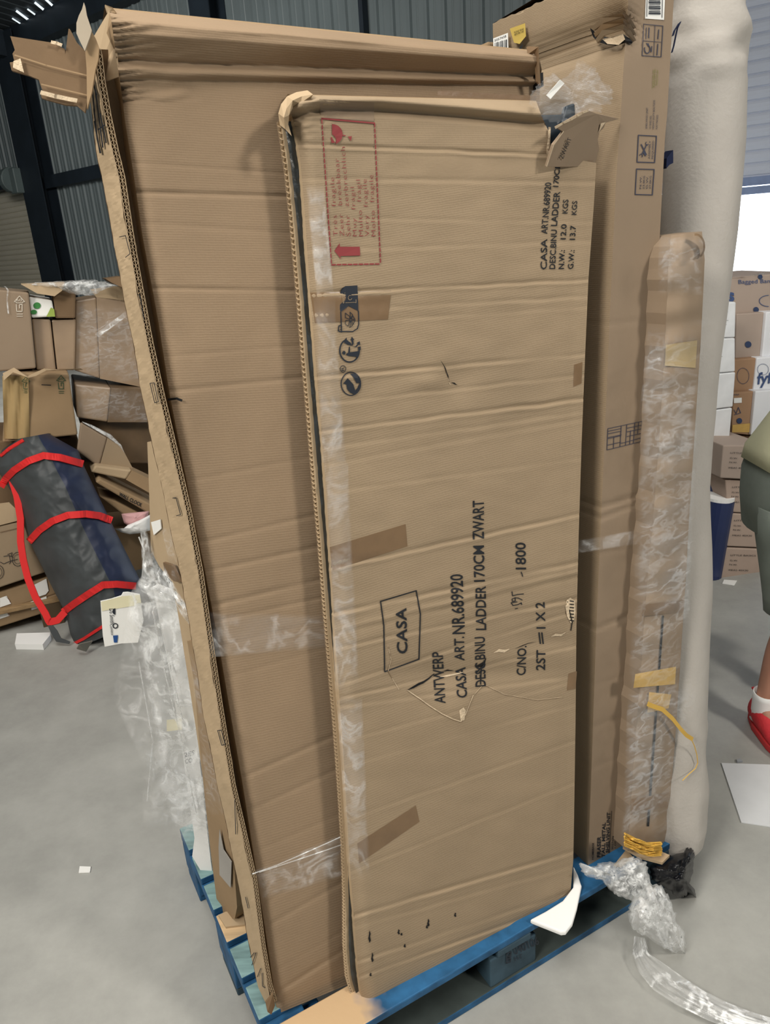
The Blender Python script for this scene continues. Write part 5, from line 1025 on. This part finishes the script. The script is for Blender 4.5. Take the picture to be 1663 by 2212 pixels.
strap('carry_handle', [(22, 1026), (36, 1070), (44, 1120), (44, 1170), (50, 1210), (60, 1250), (76, 1290), (98, 1326), (106, 1344), (124, 1340), (140, 1322)], 15, lambda x, y: hpl.at(x, y))
tail = MB(); tail.grid([[hpl.at(104, 1352), hpl.at(114, 1350)], [hpl.at(112, 1370), hpl.at(124, 1362)], [hpl.at(122, 1386), hpl.at(132, 1378)], [hpl.at(150, 1391), hpl.at(152, 1386)]]); link('strap_tail', tail, CHAR, bag, solid=.003)
ef = MB(); ef.prism([atz(166, 1402, .03), atz(172, 1392, .08), atz(200, 1385, .06), atz(186, 1408, .02)], EY * .01); link('end_flap', ef, mat('grey_lining', (120, 118, 110), .6), bag)
# scraps on the floor
def floor_sheet(pts, label, name='paper_sheet', cat='paper', m=WHITEP, th=.003, z=0.001):
    tag(link(name, MB().prism([atz(x, y, z + th) for x, y in pts], -EZ * th), m), label, cat)
floor_sheet([(36, 1368), (108, 1366), (108, 1372), (92, 1392), (32, 1391)], 'white foam board lying on the concrete before the carton heap', 'foam_board', 'foam', FOAM, .03)
floor_sheet([(172, 1871), (196, 1872), (194, 1884), (170, 1885)], 'tiny white paper scrap on the concrete left of the blue pallet', 'paper_scrap')
floor_sheet([(1558, 1648), (1680, 1652), (1760, 1700), (1760, 1800), (1601, 1776)], 'large white sheet lying on the concrete at the right edge', 'paper_sheet', 'paper', mat('greyish_sheet', (206, 208, 210), .7, var=.05, scale=8))
floor_sheet([(1591, 1640), (1598, 1638), (1604, 1644), (1592, 1645)], 'small grey scrap on the concrete above the large white sheet', 'paper_scrap', m=mat('grey_scrap', (150, 154, 158), .7), th=.006)
floor_sheet([(1564, 1252), (1592, 1254), (1586, 1264), (1560, 1260)], 'pale card scrap on the concrete at the foot of the navy tube', 'paper_scrap')
# ------------------------------------------------------------------ cartons before the near roller door
RB = atz(1560, 1252, 0); AR = math.radians(10); rx = np.array([math.cos(AR), math.sin(AR), 0]); ry = np.array([-rx[1], rx[0], 0])
RC = mat('blue_grey_card', (166, 150, 138), .8, var=.05, scale=4); RCB = mat('brown_fruit_card', (160, 128, 100), .8, var=.05, scale=4); WC = mat('white_fruit_card', (226, 228, 232), .6, var=.03)
WW = mat('white_wrapped_card', (226, 228, 230), .3, var=.08, scale=10, spec=.7, bump=.2, bscale=20)
BLI = mat('blue_ink', (66, 84, 124), .7); DOT = mat('dark_blue_dot', (52, 66, 96), .7)
def rbox(label, quad, off, depth, m, name='carton', grp=None, side=None):
    P = Plane(RB + ry * off, -ry); t = thing(name, label, 'carton', P.at(*quad[3]) * .5 + P.at(*quad[2]) * .5, grp)
    link('carton_body', MB().prism([P.at(*p) for p in quad], ry * depth), m, t, bevel=.006); return t, P
G1 = 'banana cartons stacked by the roller door'
def dot(t, P, x, y, r): pmark(t, P, DOT, lambda mb, S: poly_mb(mb, S, arc(x, y, r, r, 0, 345, 16)), 'hand_hole')
t, P = rbox('topmost banana carton with large blue lettering, under the raised roller door', [(1490, 606), (1720, 588), (1720, 676), (1490, 694)], .55, .45, RC, grp=G1)
pmark(t, P, BLI, lambda mb, S: text_mb(mb, S, 'fyffes', (1507, 652), (1586, 650), (1507, 624), bold=.035), 'printed_logo'); pmark(t, P, BLI, lambda mb, S: text_mb(mb, S, 'Bagged Bananas', (1595, 613), (1690, 610), (1595, 604)), 'printed_text'); pmark(t, P, BLI, lambda mb, S: stroke_mb(mb, S, arc(1660, 650, 20, 12, 90, 270, 16), 1.4), 'fruit_drawing')
dot(t, P, 1642, 598, 5); dot(t, P, 1633, 669, 6)
fl2 = MB(); fl2.grid([[P.at(x, 606 - (x - 1490) * .07 - 4 - 3 * math.sin(x * .05), .02), P.at(x, 606 - (x - 1490) * .0783, .0)] for x in range(1500, 1660, 8)]); link('film_cover', fl2, FILMD, t)
G2 = 'film-wrapped white cartons in a column'
for lab, q in (('topmost white wrapped carton in the column left of the banana cartons', [(1545, 654), (1590, 652), (1588, 729), (1532, 731)]), ('second white wrapped carton from the top of the wrapped column', [(1532, 732), (1588, 730), (1588, 803), (1521, 808)]), ('third white wrapped carton down the wrapped column', [(1522, 810), (1589, 804), (1583, 879), (1514, 888)]), ('fourth white wrapped carton down the wrapped column, bright glare', [(1514, 890), (1582, 881), (1576, 945), (1508, 958)]), ('grey wrapped carton below the four white wrapped cartons', [(1508, 960), (1574, 948), (1562, 1024), (1500, 1040)])):
    t, P = rbox(lab, q, .20, .30, WW if 'white wrapped carton in' in lab or 'white wrapped carton f' in lab or 'white wrapped carton d' in lab or 'fourth' in lab else mat('grey_wrapped_card', (170, 160, 156), .3, var=.08, scale=10, spec=.7), grp=G2)
    x0, y0 = q[0]; x1, y1 = q[2]
    for k in range(5): pmark(t, P, INKG, lambda mb, S: stroke_mb(mb, S, [(x0 + 4 + (k % 2) * 3, y0 + 12 + k * 9), (x0 + 22 + (k * 5) % 9, y0 + 11 + k * 9)], .7), 'printed_line')
rbox('brown carton under the wrapped white column', [(1496, 1042), (1556, 1022), (1540, 1104), (1490, 1120)], .21, .30, RCB); rbox('lowest brown carton behind the navy tube', [(1480, 1122), (1545, 1106), (1545, 1262), (1480, 1268)], .22, .30, RCB)
t, P = rbox('greyish banana carton with one dark round hole under the lettered carton', [(1591, 678), (1654, 674), (1644, 771), (1588, 775)], .50, .45, RC, grp=G1); dot(t, P, 1616, 744, 7)
t, P = rbox('white banana carton at the right frame edge under the lettered carton', [(1655, 674), (1740, 668), (1740, 766), (1646, 771)], .48, .45, WC, grp=G1)
t, P = rbox('brown banana carton with a faint round emblem, third layer', [(1586, 777), (1634, 773), (1627, 844), (1584, 846)], .46, .45, RCB, grp=G1); pmark(t, P, DOT, lambda mb, S: stroke_mb(mb, S, arc(1605, 812, 13, 17, 0, 360, 20), .8), 'round_emblem')
t, P = rbox('white banana carton with blue lettering at the right frame edge', [(1635, 773), (1740, 766), (1740, 836), (1627, 843)], .45, .45, WC, grp=G1); pmark(t, P, BLI, lambda mb, S: text_mb(mb, S, 'fyffes', (1634, 830), (1700, 824), (1637, 804), bold=.02), 'printed_logo'); pmark(t, P, BLI, lambda mb, S: stroke_mb(mb, S, arc(1648, 798, 12, 12, 0, 360, 20), .8), 'round_emblem')
t, P = rbox('brown carton with white label, round hole and handwriting', [(1584, 848), (1631, 845), (1620, 940), (1580, 936)], .42, .45, RCB, grp=G1); dot(t, P, 1597, 909, 6); pmark(t, P, WHITEP, lambda mb, S: poly_mb(mb, S, [(1585, 860), (1602, 859), (1602, 870), (1585, 871)]), 'paper_label')
pmark(t, P, DOT, lambda mb, S: text_mb(mb, S, 'MAX', (1585, 855), (1597, 854), (1585, 851)), 'printed_text'); pmark(t, P, DOT, lambda mb, S: (stroke_mb(mb, S, [(1585, 885), (1590, 893), (1595, 880), (1600, 892), (1586, 896)], 1.2)), 'handwriting'); pmark(t, P, YTP, lambda mb, S: poly_mb(mb, S, [(1582, 918), (1624, 914), (1621, 934), (1581, 934)]), 'yellow_band')
t, P = rbox('white banana carton low at the right edge above the shirt', [(1632, 845), (1740, 838), (1740, 960), (1622, 940)], .40, .45, WC, grp=G1)
rbox('brown carton at the base of the banana cartons', [(1576, 940), (1740, 950), (1740, 1262), (1560, 1262)], .44, .45, RCB)
G3 = 'printed brown cartons behind the person'
def marks(t, P, q):
    x0, y0 = q[0]
    for k, (dx, dy, s_) in enumerate(((16, 18, 'LITTLE BASICS'), (15, 29, 'G.W.'), (14, 38, 'N.W.'), (12, 50, 'MEAS 40X30'))): pmark(t, P, INK, lambda mb, S: text_mb(mb, S, s_, (x0 + dx, y0 + dy), (x0 + dx + 4.2 * len(s_), y0 + dy + 1), (x0 + dx, y0 + dy - 3.5)), 'printed_text')
for lab, q in (('top printed brown carton of the stack behind the person', [(1562, 962), (1660, 962), (1660, 1038), (1556, 1033)]), ('second printed brown carton down behind the person', [(1566, 1036), (1660, 1040), (1660, 1112), (1572, 1106)]), ('third printed brown carton down behind the person', [(1570, 1108), (1660, 1114), (1660, 1184), (1562, 1180)]), ('bottom printed brown carton on the floor behind the person', [(1562, 1183), (1660, 1187), (1660, 1258), (1552, 1252)])):
    t, P = rbox(lab, q, .0 if 'top' in lab else .02, .35, RC if 'top' in lab else mat('pinkish_card', (176, 156, 142), .8, var=.05), grp=G3); marks(t, P, q)
# navy tube with pale end ring
NT = mat('navy_plastic', (30, 44, 86), .3, var=.1, spec=.6)
tb0 = atz(1538, 1250, 0) + ry * .05; P_ = Plane(tb0, -ry); rr0 = .075
nt_ = thing('navy_tube', 'navy blue plastic tube with a pale ring on top, standing by the brown cartons', 'tube', tb0)
top = P_.at(1553, 1078); link('tube_body', MB().tube([tb0 + EZ * .002, top], rr0, 24), NT, nt_, smooth=False); ringm = MB(); ringm.tube([top, top + EZ * .02], rr0 * .98, 24); link('end_ring', ringm, FOAM, nt_)
tb1 = tb0 + ry * .10 + rx * .03; top1 = Plane(tb1, -ry).at(1552, 1020); tag(link('navy_tube', MB().tube([tb1 + EZ * .002, top1], .06, 20), NT), 'taller navy plastic tube standing behind the ringed navy tube', 'tube')
# ------------------------------------------------------------------ person at the right edge, bending forward
pz = atz(1650, 1562, 0); PP = Plane(pz, np.array([0, -1.0, 0]))
def pp(x, y, d=0.0): return PP.at(x, y) + np.array([.05, d, 0])
SKIN = mat('skin', (176, 128, 106), .55, var=.06, scale=12, spec=.4); SHIRT = mat('pale_olive_shirt', (196, 194, 162), .9, var=.05, scale=8, bump=.2, bscale=90); SHORT = mat('grey_green_shorts', (128, 136, 128), .9, var=.08, scale=12, bump=.2, bscale=90)
SHOE = mat('red_shoe_mesh', (196, 52, 58), .6, var=.1, scale=40, bump=.3, bscale=120); SOLE = mat('shoe_sole', (200, 60, 62), .6); HAIR = mat('brown_hair', (46, 34, 28), .7)
per = thing('person', 'person leaning forward at the right edge, in pale shirt, grey shorts and red shoes', 'person', pz)
FH = atz(1630, 1556, 0); FD = atz(1664, 1594, 0) - FH; FD /= np.linalg.norm(FD); FSD = np.array([-FD[1], FD[0], 0])
LEGS = ((FH, 0.0, 0.0), (FH + np.array([.20, .16, 0]), .20, .16))
V = []; Ed = []; Rd = []
def vj(p, r, par=None):
    V.append(tuple(p)); Rd.append(r); i = len(V) - 1
    if par is not None: Ed.append((par, i))
    return i
hip = vj(pp(1690, 1060, .06), .12)
b1 = vj(pp(1705, 1000, .06), .115, hip); b2 = vj(pp(1745, 930, .06), .125, b1); b3 = vj(pp(1795, 855, .06), .11, b2); nk = vj(pp(1832, 795, .06), .052, b3); hd = vj(pp(1858, 750, .06), .085, nk); h2 = vj(pp(1882, 715, .06), .07, hd)
for fh_, sx, d in LEGS:
    S_ = np.array([sx, d, 0]); an = fh_ + FD * .045 + EZ * .09
    kn = pp(1694, 1325) + S_; h = vj(pp(1690, 1090) + S_ * .75, .082, hip); k1 = vj(pp(1694, 1210) + S_, .072, h); k = vj(kn, .054, k1); c = vj(kn * .58 + an * .42 - FD * .02, .052, k); a = vj(an, .035, c); f = vj(an + FD * .07 - EZ * .045, .032, a); vj(an + FD * .16 - EZ * .062, .024, f)
for sgn in (-1, 1):
    q0 = np.array([0, .06 + .19 * sgn, 0]); s_ = vj(pp(1782, 865) + q0 * .9, .05, b3); e = vj(pp(1812, 985) + q0 * 1.1, .04, s_); w = vj(pp(1862, 1085) + q0, .027, e); pm_ = vj(pp(1874, 1118) + q0, .03, w)
    for q in range(4):
        o_ = np.array([0, -.03 + .02 * q, 0]); fa = vj(pp(1878, 1142) + q0 + o_, .009, pm_); fb_ = vj(pp(1874, 1160 + (q in (1, 2)) * 3) + q0 + o_, .008, fa); vj(pp(1866, 1174 + (q in (1, 2)) * 4) + q0 + o_, .007, fb_)
    th = vj(pp(1860, 1128) + q0 + np.array([0, -.02, 0]), .010, pm_); vj(pp(1856, 1146) + q0 + np.array([0, -.02, 0]), .008, th)
pv = np.array(V) - BASE[per.name]
me = bpy.data.meshes.new('body'); me.from_pydata([tuple(p) for p in pv], Ed, []); bo = bpy.data.objects.new('body', me); C.objects.link(bo); bo.parent = per; BASE[bo.name] = BASE[per.name]
sk = bo.modifiers.new('skin', 'SKIN'); sk.use_smooth_shade = True
for i, sv in enumerate(me.skin_vertices[0].data): sv.radius = (Rd[i], Rd[i]); sv.use_root = (i == 0)
sb = bo.modifiers.new('sub', 'SUBSURF'); sb.levels = 2; sb.render_levels = 2; me.materials.append(SKIN)
def cloth(name, sections, m, n=28, solid=.004):
    """sections: (centre px, py, half width px, half depth m, tilt, offset)"""
    rows = []
    for (x, y, hw, hd_, tilt, S_) in sections:
        c = pp(x, y) + np.asarray(S_, float); w = np.linalg.norm(pp(x + hw, y) - pp(x, y)); ux = np.array([math.cos(math.radians(tilt)), 0, math.sin(math.radians(tilt))])
        rows.append([c + ux * w * math.cos(2 * math.pi * k / n) + np.array([0, 1, 0]) * hd_ * math.sin(2 * math.pi * k / n) + ux * .008 * nz((x * .03 + math.cos(2 * math.pi * k / n) * 2, y * .03, math.sin(2 * math.pi * k / n) * 2)) for k in range(n + 1)])
    return link(name, MB().grid(rows), m, per, smooth=True, solid=solid)
T0 = (0, .06, 0)
cloth('shorts', [(1690, 1010, 82, .14, -32, T0), (1684, 1055, 86, .16, -20, T0), (1684, 1100, 86, .17, -8, T0), (1688, 1150, 84, .17, 0, T0)], SHORT)
for fh_, sx, d in LEGS:
    S_ = np.array([sx, d, 0]); cloth('shorts_leg', [(1688, 1090, 84, .125, 0, S_ * .75), (1692, 1160, 83, .118, 0, S_), (1694, 1240, 77, .102, -4, S_), (1697, 1300, 75, .10, -10, S_), (1698, 1338, 74, .10, -14, S_)], SHORT)
cloth('shirt', [(1664, 1046, 80, .15, -33, T0), (1676, 1015, 84, .15, -33, T0), (1700, 990, 84, .15, -34, T0), (1742, 932, 82, .15, -34, T0), (1772, 886, 80, .19, -34, T0), (1800, 845, 78, .235, -34, T0), (1818, 815, 58, .17, -34, T0), (1830, 797, 36, .075, -34, T0)], SHIRT)
for sgn in (-1, 1):
    q0 = np.array([0, .06 + .19 * sgn, 0]); cloth('sleeve', [(1778, 850, 56, .085, 0, q0 * .75), (1786, 880, 50, .075, 0, q0 * .95), (1794, 910, 42, .064, 0, q0), (1806, 960, 40, .058, 0, q0 * 1.08)], SHIRT)
for fh_, sx, d in LEGS:
    an = fh_ + FD * .045
    sm_ = MB(); sm_.tube([an + EZ * .04, an + EZ * .09 + FD * .0, an + EZ * .125 - FD * .002, an + EZ * .15], [.044, .042, .041, .042], 20, cap=False); link('sock', sm_, FOAM, per, smooth=True, solid=.003)
    rows = []
    for (t, hw, z0, z1) in ((-.012, .018, .02, .075), (.0, .034, .012, .112), (.03, .043, .01, .108), (.065, .046, .01, .100), (.10, .046, .01, .088), (.15, .048, .01, .064), (.20, .048, .01, .052), (.245, .040, .01, .042), (.27, .024, .012, .034), (.28, .008, .016, .028)):
        rows.append([fh_ + FD * t + FSD * hw * math.cos(2 * math.pi * k / 20) + EZ * ((z0 + z1) / 2 + (z1 - z0) / 2 * math.sin(2 * math.pi * k / 20)) for k in range(21)])
    shoe = link('shoe', MB().grid(rows), SHOE, per, smooth=True)
    so = [fh_ + FD * t + FSD * w_ for t, w_ in ((-.016, -.02), (.05, -.042), (.16, -.052), (.24, -.045), (.287, -.012), (.287, .012), (.24, .045), (.16, .052), (.05, .042), (-.016, .02))]
    link('sole', MB().prism([p + EZ * .026 for p in so], -EZ * .025), SOLE, shoe, bevel=.004)
    tb_ = MB(); tb_.prism([fh_ - FD * .012 + FSD * a_ + EZ * z_ for a_, z_ in ((-.012, .06), (-.012, .125), (.012, .125), (.012, .06))], FD * .008); tb_.prism([fh_ - FD * .03 + FSD * a_ + EZ * z_ for a_, z_ in ((-.010, .118), (-.010, .126), (.010, .126), (.010, .118))], FD * .026); link('heel_tab', tb_, SHOE, shoe, bevel=.002)
hr = MB(); hc_ = pp(1866, 742, .06); hr.grid([[hc_ + .108 * np.array([math.sin(a) * math.cos(b), math.sin(a) * math.sin(b), math.cos(a)]) for b in np.linspace(0, 2 * math.pi, 21)] for a in np.linspace(.05, 1.7, 10)]); link('hair', hr, HAIR, per, smooth=True)
